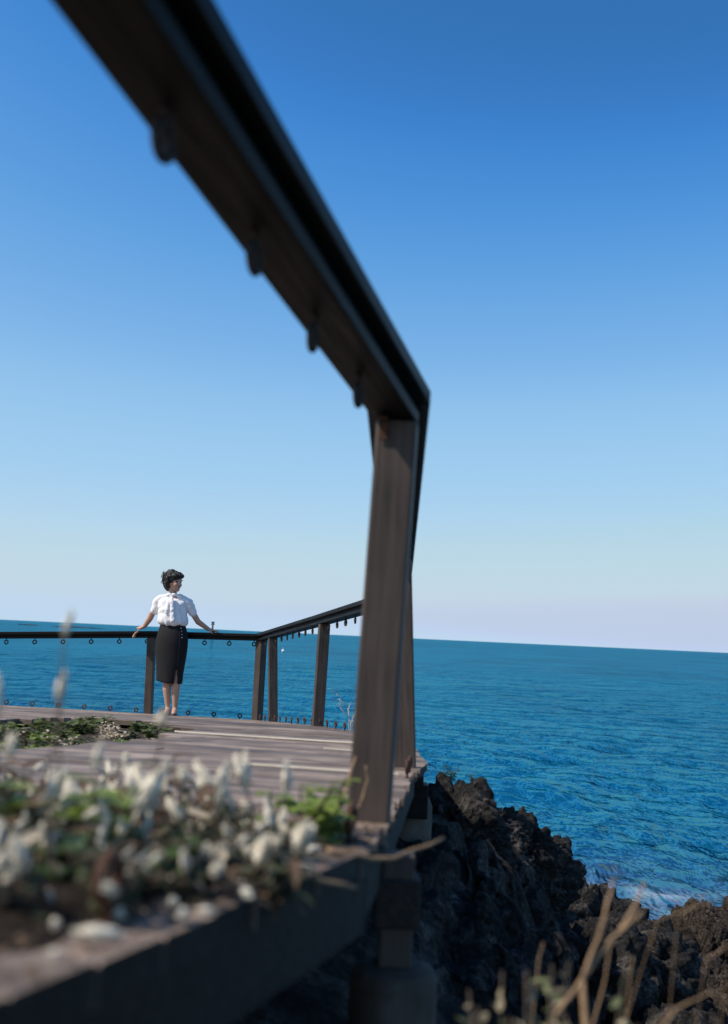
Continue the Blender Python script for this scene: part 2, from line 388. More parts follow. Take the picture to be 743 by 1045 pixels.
def boulder(loc, size, seed, label, mat=M_ROCK, sub=5, cuts=9, rot=0, rough=1.0, group='lava boulders along the shore'):
    g = np.random.default_rng(seed); v, f = ico(sub)
    for k in range(cuts):
        nrm = g.normal(size=3); nrm /= np.linalg.norm(nrm); c = .58 + .3 * g.random()
        dd = v @ nrm; v = v - np.outer(np.maximum(dd - c, 0) * .92, nrm)
    v = v * np.array(size)
    c, s = math.cos(rot), math.sin(rot); v = v @ np.array([[c, s, 0], [-s, c, 0], [0, 0, 1]])
    nrm = v / np.linalg.norm(v, axis=1)[:, None]; sc = max(size)
    q = v + seed * 7.3
    d = .085 * fbm(q * 2.4, 2, seed, .5, 'b') + .058 * fbm(q * 6.5, 4, seed + 5, .6, 'b') + .024 * fbm(q * 24, 3, seed + 9, .65, 'b')
    d = d * rough * min(1, sc / .55)
    v = v + nrm * d[:, None] + .05 * np.c_[vnoise(q * 4, seed), vnoise(q * 4 + 9, seed), 0 * d] * rough
    o = mesh_obj('boulder', v, f, mat, None, True); o.location = loc
    return tag(o, label, 'boulder', group)
boulder((1.17, 8.45, -1.86), (.55, .55, .60), 3, 'big square black lava block at the top of the rocky slope', sub=6, cuts=7, rough=.9)
boulder((.86, 8.2, -1.53), (.34, .5, .30), 8, 'low black lava crag between the deck end and the big square block', sub=6)
boulder((2.25, 10.2, -2.80), (.72, .65, .58), 14, 'dark jagged lava rock just right of and below the big square block', sub=6)
boulder((3.84, 11.9, -3.40), (.52, .60, .62), 21, 'rounded brown lava boulder standing at the water, in front of the foam', M_ROCKB, 6, 4, 0, .8)
boulder((4.50, 12.2, -3.44), (.55, .6, .62), 25, 'brown lava boulder at the right edge of the photo', M_ROCKB, 6, 5, 0, .8)
boulder((3.35, 11.1, -3.55), (.62, .6, .50), 29, 'broad brown rock at the foot of the two rounded boulders', M_ROCKB, 5, 5, 0, .8)
boulder((4.15, 10.9, -3.75), (.7, .6, .6), 33, 'brown rock low at the right edge beneath the rounded boulders', M_ROCKB, 5, 5, 0, .8)
boulder((2.25, 8.6, -2.62), (.5, .5, .42), 37, 'shadowed black rock at the foot of the big square block', sub=5)
boulder((1.55, 6.9, -2.10), (.42, .4, .3), 41, 'sunlit knobbly black rock in the middle of the slope', sub=5)
boulder((2.05, 6.4, -2.45), (.4, .4, .35), 47, 'dark rock behind the dry stalks at the bottom of the photo', sub=5)
boulder((.62, 6.55, -1.13), (.26, .4, .22), 51, 'small black rock next to the deck end with green leaves on top', sub=5)

# ------------------------------------------------------------------ boardwalk deck
walk = empty('boardwalk', (0, 2.0, -.9), 'weathered grey plank boardwalk running down beside the sea', 'boardwalk')
HOLE = [(-2.18, 6.64), (-2.1, 7.21), (-1.93, 7.75), (-1.64, 7.6), (-1.48, 7.9), (-1.19, 7.15), (-1.01, 6.9), (-1.08, 6.2), (-1.03, 5.79), (-1.09, 5.25), (-1.2, 5.1), (-1.27, 4.54), (-1.35, 3.9), (-4.5, 3.6), (-4.5, 6.6)]
def inside(x, y, poly):
    r = False; j = len(poly) - 1
    for i in range(len(poly)):
        (a, b), (c, d) = poly[i], poly[j]
        if (b > y) != (d > y) and x < (c - a) * (y - b) / (d - b) + a: r = not r
        j = i
    return r
RAILPTS = [(.246, 6.85), (-.291, 9), (-1.083, 12.0), (-2.33, 12.1), (-4.02, 12.0), (-7, 11.8)]
def end_y(x): return float(np.interp(x, [-7, -4.02, -2.33, -1.083, 2], [11.92, 12.12, 12.20, 12.08, 11.9]))
def build_planks():
    mb = MB(); pitch = .124; th = .034
    for k in range(-30, 108):
        yc = k * pitch; wd = .1185 if k < 15 else .114                                   # y where the plank meets x = 0
        ex = .3
        for _ in range(6): ex = edge(yc - TT * ex)
        ye = yc - TT * ex
        if ye > 12.35: ex = -1.0
        if ye < -2.9: continue
        jit = random.uniform(-.003, .003) if yc < 1.9 else random.uniform(-.010, .010); tone = random.random(); dz = random.uniform(-.003, .003)
        x = ex + jit; segs = []
        butt = -random.uniform(.8, 2.4); row = []
        while x > -6.2:
            xn = x - .09
            y = yc - TT * x; ym = yc - TT * (x - .045)
            ok = ym < end_y(x) and not inside(x - .045, ym, HOLE)
            row.append((x, ok)); x = xn
        runs = []; cur = []
        for (x, ok) in row:
            if ok: cur.append(x)
            elif cur:
                runs.append(cur); cur = []
        if cur: runs.append(cur)
        for run in runs:
            # split in board lengths
            bl = random.uniform(.9, 2.2); part = []; acc = 0; pieces = []
            for x in run:
                part.append(x); acc += .09
                if acc > bl and len(run) > 6: pieces.append(part); part = [x]; acc = 0; bl = 1.8 + random.uniform(-.1, .1)
            if len(part) > 0: pieces.append(part)
            for pc in pieces:
                xs = list(pc) + [pc[-1] - .087]
                tn = min(1, max(0, tone + random.uniform(-.25, .25))); dzz = dz + random.uniform(-.002, .002)
                v = []; f = []
                for i, x in enumerate(xs):
                    if i == 0: x -= .0015
                    first = (pc is pieces[0] and i == 0 and run is runs[0])
                    for (o, h) in ((-wd / 2, 0 - .003), (-wd / 2 + .004, 0), (wd / 2 - .004, 0), (wd / 2, -.003), (wd / 2, -th), (-wd / 2, -th)):
                        yy = yc - TT * x + o
                        xx = edge(yy) + jit if first else x + o * TT
                        v.append((xx, yy, deck_z(x, yy) + h + dzz))
                n = 6
                for i in range(len(xs) - 1):
                    for q in range(n):
                        q2 = (q + 1) % n
                        f.append((i * n + q, i * n + q2, (i + 1) * n + q2, (i + 1) * n + q))
                f.append(tuple(range(n - 1, -1, -1))); f.append(tuple((len(xs) - 1) * n + q for q in range(n)))
                f = [tuple(reversed(a)) for a in f]
                mb.add(v, f, tn)
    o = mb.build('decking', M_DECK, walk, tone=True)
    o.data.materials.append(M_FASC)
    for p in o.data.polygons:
        if abs(p.normal.x) > .85 and p.center.x > -1.4 and abs(p.normal.z) < .3: p.material_index = 1  # plank ends: dark end grain, with the shade of the edge put into the colour
    return o
build_planks()
def along(x0, y0, x1, n=24):
    return [(x0 + (x1 - x0) * i / n, y0 - TT * (x1 - x0) * i / n) for i in range(n + 1)]
for (x1, y1, L, wd) in [(.20, 6.12, 1.25, .014), (.20, 5.40, .35, .006), (.17, 3.96, .60, .009)]:
    mb = MB(); pts = along(x1, y1, x1 - L); v = []; f = []
    for (x, y) in pts:
        z = deck_z(x, y) + .004
        for (o, h) in ((-wd, 0), (-wd * .8, .007), (wd * .8, .007), (wd, 0)): v.append((x, y + o, z + h - .002))
    for i in range(len(pts) - 1):
        for q in range(3): f.append((i * 4 + q, i * 4 + q + 1, (i + 1) * 4 + q + 1, (i + 1) * 4 + q))
    mb.add(v, [tuple(reversed(a)) for a in f]); mb.build('pale_batten', M_BATT, walk)['label'] = 'pale yellow wooden strip across the planks'

def board(name, p0, p1, h, t, mat, parent, top_off):
    """upright board below the deck between two plan points, following the deck's slope"""
    p0 = Vector(p0); p1 = Vector(p1); d = (p1 - p0).xy.normalized(); s = Vector((d.y, -d.x, 0))
    mb = MB(); v = []; n = max(2, int((p1 - p0).length / .4)); f = []
    for i in range(n + 1):
        p = p0.lerp(p1, i / n); z = deck_z(p.x, p.y) - top_off
        for (o, hh) in ((0, 0), (t, 0), (t, -h), (0, -h)):
            v.append((p.x - s.x * o, p.y - s.y * o, z + hh))
    for i in range(n):
        for q in range(4):
            q2 = (q + 1) % 4; f.append((i * 4 + q, i * 4 + q2, (i + 1) * 4 + q2, (i + 1) * 4 + q))
    f.append((3, 2, 1, 0)); f.append(tuple(n * 4 + q for q in range(4)))
    mb.add(v, f); o = mb.build(name, mat, parent)
    bm = bmesh.new(); bm.from_mesh(o.data); bmesh.ops.recalc_face_normals(bm, faces=bm.faces); bm.to_mesh(o.data); bm.free()
    return o
IN = .005
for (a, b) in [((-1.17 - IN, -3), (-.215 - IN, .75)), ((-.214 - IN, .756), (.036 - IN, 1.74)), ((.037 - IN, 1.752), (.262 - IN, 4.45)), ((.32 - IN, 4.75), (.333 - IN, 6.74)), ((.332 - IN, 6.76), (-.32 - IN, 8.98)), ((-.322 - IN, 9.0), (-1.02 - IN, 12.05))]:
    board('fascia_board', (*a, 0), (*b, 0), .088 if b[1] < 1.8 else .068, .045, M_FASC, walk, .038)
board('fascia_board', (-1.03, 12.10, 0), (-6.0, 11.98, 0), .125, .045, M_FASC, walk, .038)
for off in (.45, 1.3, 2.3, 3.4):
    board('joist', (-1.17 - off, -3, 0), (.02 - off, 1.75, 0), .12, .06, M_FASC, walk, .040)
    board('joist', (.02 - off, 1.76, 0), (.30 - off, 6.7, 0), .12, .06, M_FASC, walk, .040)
# supports under the deck edge
def support(x, y, zb, zt, wd, rad, hc, name_label):
    mb = MB(); mb.box((x - wd / 2, y - wd / 2, zb + hc - .02), (x + wd / 2, y + wd / 2, zt)); bevel(mb.build('support_post', M_POST, walk), .004)
    mb = MB(); mb.box((x - wd / 2 - .012, y - wd / 2 - .012, zb + hc + .075), (x + wd / 2 + .012, y + wd / 2 + .012, zb + hc + .17)); o = bevel(mb.build('post_bracket', M_IRON, walk), .004)
    mb = MB(); mb.lathe([(.0, -.3), (rad, -.3), (rad, hc - .03), (rad - .008, hc - .010), (rad - .03, hc), (.0, hc)], 40, (x, y, zb)); o = mb.build('concrete_footing', M_CONC, walk); bevel(o, .002)
    return o
support(.102, 2.23, -1.05, -.435, .066, .088, .40, '')
support(-.36, -.9, -1.2, -.15, .085, .118, .42, '')
mb = MB(); mb.box((.20, 4.86, -.80), (.345, 4.98, -.652)); bevel(mb.build('beam_end', M_RAIL, walk), .004)
mb = MB(); mb.lathe([(0, -.8), (.115, -.8), (.115, -.04), (.10, 0), (0, 0)], 32, (.265, 5.06, -.735)); mb.build('concrete_footing', M_CONC, walk, True)
support(.22, 6.9, -1.35, -.70, .085, .13, .35, '')
support(-.40, 9.0, -1.75, -.81, .085, .13, .45, '')
support(-1.2, 11.8, -2.2, -.99, .085, .13, .6, '')
support(-2.6, 11.9, -2.2, -.99, .085, .13, .6, '')

# ------------------------------------------------------------------ railing
rail = empty('railing', (.06, 2.33, -.395), 'dark brown timber railing with iron eye rings along the boardwalk edge', 'railing')
RN = [Vector(p) for p in [(-1.045, -2.0, .885), (.065, 2.33, .474), (.246, 6.85, .216), (-.291, 9.0, .084), (-1.083, 12.0, -.107), (-2.33, 12.1, -.130), (-4.02, 12.0, -.215), (-6.4, 11.85, -.30)]]
PROF = [(-.048, 0), (.048, 0), (.048, .028), (.036, .028), (.036, .046), (.072, .046), (.072, .078), (-.072, .078), (-.072, .046), (-.036, .046), (-.036, .028), (-.048, .028)]
def rail_seg(i):
    p0, p1 = RN[i], RN[i + 1]; e = (p1 - p0).normalized()
    s = Vector((e.y, -e.x, 0)).normalized(); t = s.cross(e)
    def bis(k):
        if k == 0 or k == len(RN) - 1: return e
        a = (RN[k] - RN[k - 1]).normalized(); b = (RN[k + 1] - RN[k]).normalized(); return (a + b).normalized()
    v = []; Lg = (p1 - p0).length
    for (base, k, gap) in ((p0, i, .0008), (p1, i + 1, -.0008)):
        n = bis(k)
        for (a, h) in PROF:
            q = base + s * a + Vector((0, 0, 1)) * h
            u = (base - q).dot(n) / e.dot(n)
            v.append(q + e * (u + gap))
    M = Matrix((e, s, t)).transposed().to_4x4(); M.translation = p0; Mi = M.inverted()
    v = [tuple(Mi @ x) for x in v]; n = len(PROF)
    f = [(q, (q + 1) % n, n + (q + 1) % n, n + q) for q in range(n)] + [tuple(range(n - 1, -1, -1)), tuple(range(n, 2 * n))]
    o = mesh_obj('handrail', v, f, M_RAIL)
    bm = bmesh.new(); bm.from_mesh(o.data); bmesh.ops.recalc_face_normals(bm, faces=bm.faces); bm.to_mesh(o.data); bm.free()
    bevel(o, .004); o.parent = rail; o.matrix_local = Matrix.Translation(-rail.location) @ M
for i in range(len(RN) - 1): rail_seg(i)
def post(base, top, wd, rz):
    b, t = Vector(base), Vector(top); ax = (t - b); L = ax.length; ax.normalize()
    xh = Vector((math.cos(rz), -math.sin(rz), 0)); yh = ax.cross(xh).normalized(); xh = yh.cross(ax)
    M = Matrix((xh, yh, ax)).transposed().to_4x4(); M.translation = b
    mb = MB(); mb.box((-wd / 2, -wd / 2, -.06), (wd / 2, wd / 2, L)); o = bevel(mb.build('post', M_POST), .006, 2)
    o.parent = rail; o.matrix_local = Matrix.Translation(-rail.location) @ M
    return o
post((.040, 2.33, -.395), (.067, 2.33, .475), .090, R(5))
post((.222, 4.55, -.538), (.168, 4.55, .332), .090, R(4))
post((.250, 6.80, -.645), (.246, 6.80, .213), .090, R(2))
post((-.306, 9.0, -.763), (-.291, 9.0, .085), .090, R(-12))
post((-.857, 11.35, -.915), (-.907, 11.35, -.063), .090, R(-13))
post((-1.083, 12.0, -.957), (-1.082, 12.0, -.105), .092, R(-48))
post((-2.316, 12.1, -.962), (-2.332, 12.1, -.124), .088, R(5))
post((-4.35, 11.98, -1.0), (-4.36, 11.98, -.235), .088, R(5))
# iron angle brackets at the top of the posts
def bracket(c, rz):
    M = Matrix.Translation(c) @ Matrix.Rotation(-rz, 4, 'Z'); mb = MB()
    mb.box((-.010, -.003, -.045), (.010, 0, -.002), M); mb.box((-.010, -.04, -.005), (.010, -.003, -.001), M)
    bevel(mb.build('angle_bracket', M_RUST, rail), .001, 1)
bracket((.034, 2.283, .473), R(5)); bracket((.150, 4.502, .330), R(4)); bracket((-.30, 8.95, .083), R(-12))
# eye rings: one mesh for hanging, one for standing
def ring_mesh(name, sign, mat):
    mb = MB(); M = Matrix.Translation((0, 0, sign * .040))
    mb.torus(M, .0200, .0070, 22, 8); mb.tube([(0, 0, sign * -.004), (0, 0, sign * .020)], .0045, 8)
    mb.lathe([(0, -.0015), (.008, -.0015), (.008, .0015), (0, .0015)], 12, (0, 0, sign * .002))
    o = mb.build(name, mat, None, True); me = o.data; bpy.data.objects.remove(o); return me
HANG = ring_mesh('eye_ring', -1, M_IRON); STAND = ring_mesh('eye_ring', 1, M_RUST)
def ring(me, p, ang, parent):
    o = bpy.data.objects.new('eye_ring', me); link(o, parent); o.location = Vector(p) - parent.location
    o.rotation_euler = (random.uniform(-.06, .06), 0, ang + random.uniform(-.15, .15)); return o
def rail_rings(i, spacing, start, skip=()):
    p0, p1 = RN[i], RN[i + 1]; e = p1 - p0; L = e.length; e = e / L; s = start
    ang = math.atan2(e.y, e.x)
    while s < L - .04:
        p = p0 + e * s
        if all(abs(s - k) > .06 for k in skip): ring(HANG, p + Vector((-e.y, e.x, 0)) * .009 + Vector((0, 0, .002)), ang, rail)
        s += spacing
rail_rings(0, .302, .243, (4.50,))
rail_rings(1, .30, .16, (2.22, 4.5)); rail_rings(2, .30, .2); rail_rings(3, .29, .12, (2.4,)); rail_rings(4, .282, .08, (1.25,)); rail_rings(5, .312, .05); rail_rings(6, .312, .2)
def deck_rings(a, b, spacing, start):
    a, b = Vector(a), Vector(b); L = (b - a).length; e = (b - a) / L; s = start
    while s < L:
        p = a + e * s; p = Vector((p.x, p.y, deck_z(p.x, p.y) - .001)); ring(STAND, p, math.atan2(e.y, e.x), walk); s += spacing
deck_rings((-.40, .15), (-.19, 1.08), 3.0, .857); deck_rings((-.02, 1.80), (.03, 2.0), .3, .08); deck_rings((.055, 2.05), (.235, 4.35), .30, 1.80); deck_rings((.255, 4.85), (.28, 6.7), .30, .1)
deck_rings((.25, 6.95), (-1.06, 11.85), .285, .1); deck_rings((-1.12, 12.03), (-4.5, 12.03), .29, .16)

# ------------------------------------------------------------------ woman
FX, FY = -2.055, 11.80; FZ = deck_z(FX, FY)
lady = empty('person', (FX, FY, FZ), 'woman in white blouse and charcoal pencil skirt leaning back on the railing', 'person')
OFF = Vector((FX, FY, FZ))
IC2 = ico(2)
def blobs(lst, name, mat, voxel, smooth_it=4, parent=lady, disp=None):
    """overlapping ellipsoids fused into ONE continuous skin"""
    mb = MB(); v0, f0 = IC2
    for (c, r) in lst:
        mb.add(v0 * np.array(r) + np.array(c), f0)
    me = bpy.data.meshes.new('t'); me.from_pydata(mb.v, [], mb.f); o = bpy.data.objects.new('t', me); C.objects.link(o)
    m = o.modifiers.new('r', 'REMESH'); m.mode = 'VOXEL'; m.voxel_size = voxel
    m = o.modifiers.new('s', 'SMOOTH'); m.factor = .5; m.iterations = smooth_it
    dg = bpy.context.evaluated_depsgraph_get(); dg.update(); ev = o.evaluated_get(dg); em = ev.to_mesh()
    v = np.array([x.co[:] for x in em.vertices]); f = [tuple(p.vertices) for p in em.polygons]; nr = np.array([x.normal[:] for x in em.vertices])
    ev.to_mesh_clear(); bpy.data.objects.remove(o)
    if disp is not None: v = v + nr * disp(v)[:, None]
    return mesh_obj(name, v + np.array(OFF), f, mat, parent, True)
def chain(pts, rads, sc=(1, 1, 1), step=.35):
    out = []
    for (a, ra), (b, rb) in zip(zip(pts, rads), list(zip(pts, rads))[1:]):
        a, b = np.array(a, float), np.array(b, float); L = np.linalg.norm(b - a); n = max(2, int(L / (min(ra, rb) * step)))
        for k in range(n + 1):
            t = k / n; r = ra + (rb - ra) * t; out.append((a + (b - a) * t, (r * sc[0], r * sc[1], r * sc[2])))
    return out
HEADC = np.array((-.012, .075, 1.458)); HT = R(52)
def hp(x, y, z):  # head space: face looks along -y, turned to her left
    c, s = math.cos(HT), math.sin(HT); return HEADC + np.array((c * x - s * y, s * x + c * y, z))
body = []
# legs, feet together, weight on the image-left leg
body += chain([(-.075, .075, .84), (-.070, .06, .46), (-.066, .035, .28), (-.055, .045, .09), (-.052, .04, .055)], [.085, .056, .047, .028, .030])
body += chain([(.045, .075, .84), (.045, .05, .46), (.034, .02, .28), (.026, .035, .09), (.026, .03, .055)], [.085, .056, .046, .028, .030])
body += chain([(-.052, .04, .055), (-.056, -.05, .030), (-.060, -.085, .022)], [.031, .028, .020])
body += chain([(.026, .03, .055), (.030, -.06, .030), (.036, -.095, .022)], [.031, .028, .020])
# torso
for z, cx, rx, ry, cy in [(.82, -.012, .155, .115, .075), (.90, -.015, .145, .105, .08), (.98, -.016, .125, .09, .085), (1.06, -.020, .13, .092, .08), (1.14, -.022, .145, .10, .075), (1.22, -.026, .150, .095, .08), (1.275, -.028, .125, .07, .085)]:
    body.append(((cx, cy, z), (rx, ry, .06)))
body += chain([(-.16, .09, 1.258), (.105, .09, 1.258)], [.044, .044])
body += chain([(-.026, .09, 1.27), (-.018, .082, 1.40)], [.050, .045])
# arms held out and back to the rail
body += chain([(-.185, .097, 1.240), (-.292, .170, 1.040), (-.360, .210, .950)], [.040, .034, .025])
body += chain([(.130, .097, 1.240), (.250, .175, 1.030), (.352, .232, .958)], [.040, .034, .025])
# hands: palm, four fingers curled over the rail edge, thumb off the side
def hand(wx, wy, wz, sgn, droop=0):
    dz_ = lambda p: (p[0], p[1] - droop * .02, p[2] - droop * max(0, abs(p[0] - wx)) * .75)
    out = chain([(wx, wy, wz), (wx + sgn * .030, wy + .004, wz - .012), (wx + sgn * .062, wy + .000, wz - .022)], [.026, .030, .027], (1, 1, .62))
    for k, (L, dy) in enumerate(((.052, -.030), (.060, -.011), (.058, .008), (.046, .026))):
        a = (wx + sgn * .062, wy + dy * .8, wz - .018); b = (wx + sgn * (.062 + L * .55), wy + dy * 1.15, wz - .016); c = (wx + sgn * (.062 + L * .92), wy + dy * 1.2, wz - .030 - .012 * (k == 0)); d = (wx + sgn * (.062 + L * .98), wy + dy * 1.2, wz - .050)
        out += chain([dz_(a), dz_(b), dz_(c), dz_(d)], [.0095, .0088, .0080, .007], step=.5)
    out += chain([(wx + sgn * .018, wy - .022, wz - .012), (wx + sgn * .045, wy - .050, wz - .030), (wx + sgn * .062, wy - .058, wz - .052)], [.012, .0095, .008], step=.5)
    return out
body += hand(-.360, .210, .950, -1, .9); body += hand(.352, .232, .958, 1)
# head
body += [(hp(0, .012, .030), (.076, .092, .092)), (hp(0, -.030, -.010), (.063, .062, .080)), (hp(0, -.045, -.062), (.042, .042, .045)), (hp(0, -.062, -.088), (.024, .022, .020)),
         (hp(.030, -.066, -.030), (.026, .022, .026)), (hp(-.030, -.066, -.030), (.026, .022, .026)), (hp(0, -.083, .020), (.050, .016, .016))]
body += chain([hp(0, -.092, .012), hp(0, -.108, -.026)], [.0085, .0125], step=.3) + [(hp(.010, -.100, -.030), (.008, .008, .007)), (hp(-.010, -.100, -.030), (.008, .008, .007))]
body += chain([hp(-.018, -.088, -.054), hp(.018, -.088, -.054)], [.0085, .0085])
body += [(hp(.078, .012, -.010), (.010, .018, .030)), (hp(-.078, .012, -.010), (.010, .018, .030))]
blobs(body, 'body', M_SKIN, .0055, 3)
for sx in (-1, 1):
    mb = MB(); v0, f0 = IC2; mb.add(v0 * .0090 + hp(sx * .030, -.083, .002) + np.array(OFF), f0); mb.build('eye', M_DARK, lady, True)
    mb = MB(); mb.tube([hp(sx * .016, -.094, .024) + np.array(OFF), hp(sx * .032, -.093, .028) + np.array(OFF), hp(sx * .048, -.080, .022) + np.array(OFF)], [.0035, .004, .002], 6); mb.build('eyebrow', M_HAIR, lady, True)
mb = MB(); mb.tube([hp(-.020, -.092, -.055) + np.array(OFF), hp(0, -.0985, -.053) + np.array(OFF), hp(.020, -.092, -.055) + np.array(OFF)], [.003, .007, .003], 8); mb.build('lips', M_LIP, lady, True)
# hair: short bob with fringe
hair = [(hp(0, .022, .045), (.090, .104, .092)), (hp(0, .055, -.005), (.082, .070, .088)), (hp(0, .070, -.045), (.062, .042, .055)), (hp(0, -.050, .072), (.074, .048, .040)), (hp(-.045, -.068, .062), (.034, .028, .030)), (hp(.040, -.070, .064), (.036, .026, .028)),
        (hp(.078, .008, .012), (.022, .050, .060)), (hp(-.078, .008, .012), (.022, .050, .060)), (hp(-.080, .035, -.030), (.020, .034, .042)), (hp(.080, .035, -.030), (.020, .034, .042)), (hp(0, .03, .105), (.055, .06, .034)), (hp(.03, .085, .05), (.04, .036, .05)), (hp(-.03, .085, .05), (.04, .036, .05))]
def hairdisp(v):
    return .006 * fbm(v * np.array([42, 42, 26]), 3, 5, .6, True) + .001
blobs(hair, 'hair', M_HAIR, .006, 2, disp=hairdisp)
mb = MB(); gh = np.random.default_rng(4)
for i_ in range(80):
    a = -.3 + gh.random() * 3.74; p0 = hp(.085 * math.cos(a), .03 + .10 * math.sin(a), .02 + .10 * gh.random()); d = np.array((math.cos(a + HT) * .02, math.sin(a + HT) * .02, -.045 - .03 * gh.random()))
    p1 = p0 + d * .6 + gh.normal(size=3) * .006; p2 = p0 + d + gh.normal(size=3) * .012
    mb.tube([p0 + np.array(OFF), p1 + np.array(OFF), p2 + np.array(OFF)], [.0042, .0034, .001], 5)
mb.build('hair_strands', M_HAIR, lady, True)
# blouse with short flared sleeves, gathered hem, tied neck scarf
bl = []
RB = [(.985, -.010, .150, .118, .08), (1.00, -.012, .174, .138, .078), (1.03, -.014, .177, .140, .075), (1.07, -.018, .170, .132, .072), (1.13, -.022, .163, .125, .070), (1.19, -.026, .160, .115, .074), (1.24, -.028, .152, .100, .08), (1.285, -.028, .118, .074, .094), (1.305, -.024, .072, .054, .104)]
for z in np.linspace(.985, 1.305, 34):
    c = [float(np.interp(z, [r_[0] for r_ in RB], [r_[k] for r_ in RB])) for k in (1, 2, 3, 4)]
    bl.append(((c[0], c[3], z), (c[1], c[2], .022)))
bl += chain([(-.09, .09, 1.272), (-.150, .092, 1.262), (-.190, .105, 1.235), (-.232, .128, 1.135)], [.050, .052, .052, .052])
bl += chain([(.04, .09, 1.272), (.100, .092, 1.262), (.144, .105, 1.235), (.190, .133, 1.135)], [.050, .052, .052, .052])
bl += [((-.055, .03, 1.315), (.034, .03, .022)), ((.010, .035, 1.318), (.034, .03, .022)), ((-.10, .075, 1.295), (.05, .05, .030)), ((.055, .075, 1.295), (.05, .05, .030))]
def folds(v):
    q = np.c_[v[:, 0] * 22 + v[:, 2] * 9, v[:, 1] * 16, v[:, 2] * 7]; low = np.clip((1.12 - v[:, 2]) / .15, 0, 1)
    return .0075 * fbm(q * np.array([.75, .75, .6]), 2, 12, .5) + .0032 * np.sin((v[:, 0] * .8 - v[:, 2]) * 60 + 2.5 * vnoise(v * 11, 7)) * np.clip((v[:, 2] - 1.02) / .08, 0, 1) + .006 * low * np.sin(v[:, 0] * 70 + 3 * vnoise(v * 9, 3)) * np.clip((v[:, 2] - .95) / .03, 0, 1)
blobs(bl, 'blouse', M_BLOUSE, .007, 3, disp=folds)
tie = chain([(-.018, -.030, 1.30), (-.006, -.050, 1.24), (.000, -.062, 1.12), (.006, -.068, 1.03)], [.018, .022, .025, .028], (1, .5, 1)) + chain([(-.024, -.030, 1.30), (-.045, -.048, 1.22), (-.068, -.056, 1.11)], [.016, .019, .019], (1, .5, 1))
blobs(tie, 'neck_tie', M_BLOUSE, .006, 3, disp=lambda v: .004 * fbm(v * 40, 2, 4))
# skirt: pencil shape with a slit and a button flap on her left
def skirt():
    n = 72; prof = [(1.012, -.013, .134, .102, .085), (.985, -.014, .132, .100, .085), (.94, -.016, .146, .112, .082), (.87, -.020, .166, .126, .076), (.80, -.022, .172, .132, .074), (.70, -.026, .168, .126, .07), (.60, -.030, .159, .120, .065), (.50, -.034, .148, .114, .06), (.43, -.038, .140, .112, .056), (.357, -.040, .134, .110, .052)]
    v = []; f = []
    for i, (z, cx, rx, ry, cy) in enumerate(prof):
        for k in range(n):
            a = 2 * math.pi * k / n; low = max(0, (.6 - z) / .25)
            wob = 1 + .022 * math.sin(a * 5 + z * 9) * (.4 + low) + .016 * math.sin(z * 30 + a * 3) * (z > .5) - .02 * math.cos(2 * a + 9 * z) * low
            z2 = z - (.02 * math.sin(a + 2.4) if i == len(prof) - 1 else 0)
            v.append((cx + rx * wob * math.cos(a), cy + ry * wob * math.sin(a), z2))
    for i in range(len(prof) - 1):
        for k in range(n):
            a = 2 * math.pi * (k + .5) / n; zz = (prof[i][0] + prof[i + 1][0]) / 2
            half = max(0, (.56 - zz)) * .75
            if abs(a - 1.5 * math.pi - .62) < half: continue
            k2 = (k + 1) % n; f.append((i * n + k, (i + 1) * n + k, (i + 1) * n + k2, i * n + k2))
    f.append(tuple(range(n)))
    o = mesh_obj('skirt', np.array(v) + np.array(OFF), f, M_SKIRT, lady, True)
    m = o.modifiers.new('t', 'SOLIDIFY'); m.thickness = .006; m.offset = 1
    m = o.modifiers.new('s', 'SUBSURF'); m.levels = m.render_levels = 1
    # overlapping flap edge
    mb = MB(); pts = []
    for (z, cx, rx, ry, cy) in prof[:8]:
        a = 1.5 * math.pi + .62; pts.append((cx + (rx + .006) * math.cos(a) + OFF.x, cy + (ry + .006) * math.sin(a) + OFF.y, z + OFF.z))
    mb.tube(pts, .005, 6); mb.build('flap_edge', M_SKIRT, o if False else lady, True)
    for z, (cx, rx, ry, cy) in ((.950, (-.016, .143, .110, .082)), (.915, (-.018, .154, .118, .079)), (.880, (-.02, .163, .124, .077)), (.848, (-.021, .168, .128, .075))):
        a = 1.5 * math.pi + .78; mb = MB(); v0, f0 = IC2
        mb.add(v0 * np.array((.0072, .005, .0072)) + np.array((cx + (rx + .008) * math.cos(a), cy + (ry + .008) * math.sin(a), z)) + np.array(OFF), f0); mb.build('button', M_WHITE, lady, True)
skirt()
for (x, y, dx, dy) in ((-.052, .04, -.10, -.99), (.026, .03, .09, -.99)):
    sh = []
    for t in np.linspace(0, 1, 12):
        sh.append(((x + dx * (-.035 + .165 * t), y + dy * (-.035 + .165 * t), .018 + .012 * (1 - t)), (.032 - .012 * abs(t - .55), .03, .018 + .006 * (1 - t))))
    sh += chain([(x - dx * .03, y - dy * .03, .018), (x - dx * .03, y - dy * .03, .05)], [.028, .03])
    blobs(sh, 'shoe', M_SHOE, .006, 2)

# she leans a touch towards the image left: shift every layer by its height
for ch in list(lady.children) :
    me = ch.data; co_ = np.empty(len(me.vertices) * 3, np.float32); me.vertices.foreach_get('co', co_); co_ = co_.reshape(-1, 3)
    co_[:, 0] += .058 - .054 * co_[:, 2]; me.vertices.foreach_set('co', co_.ravel()); me.update()

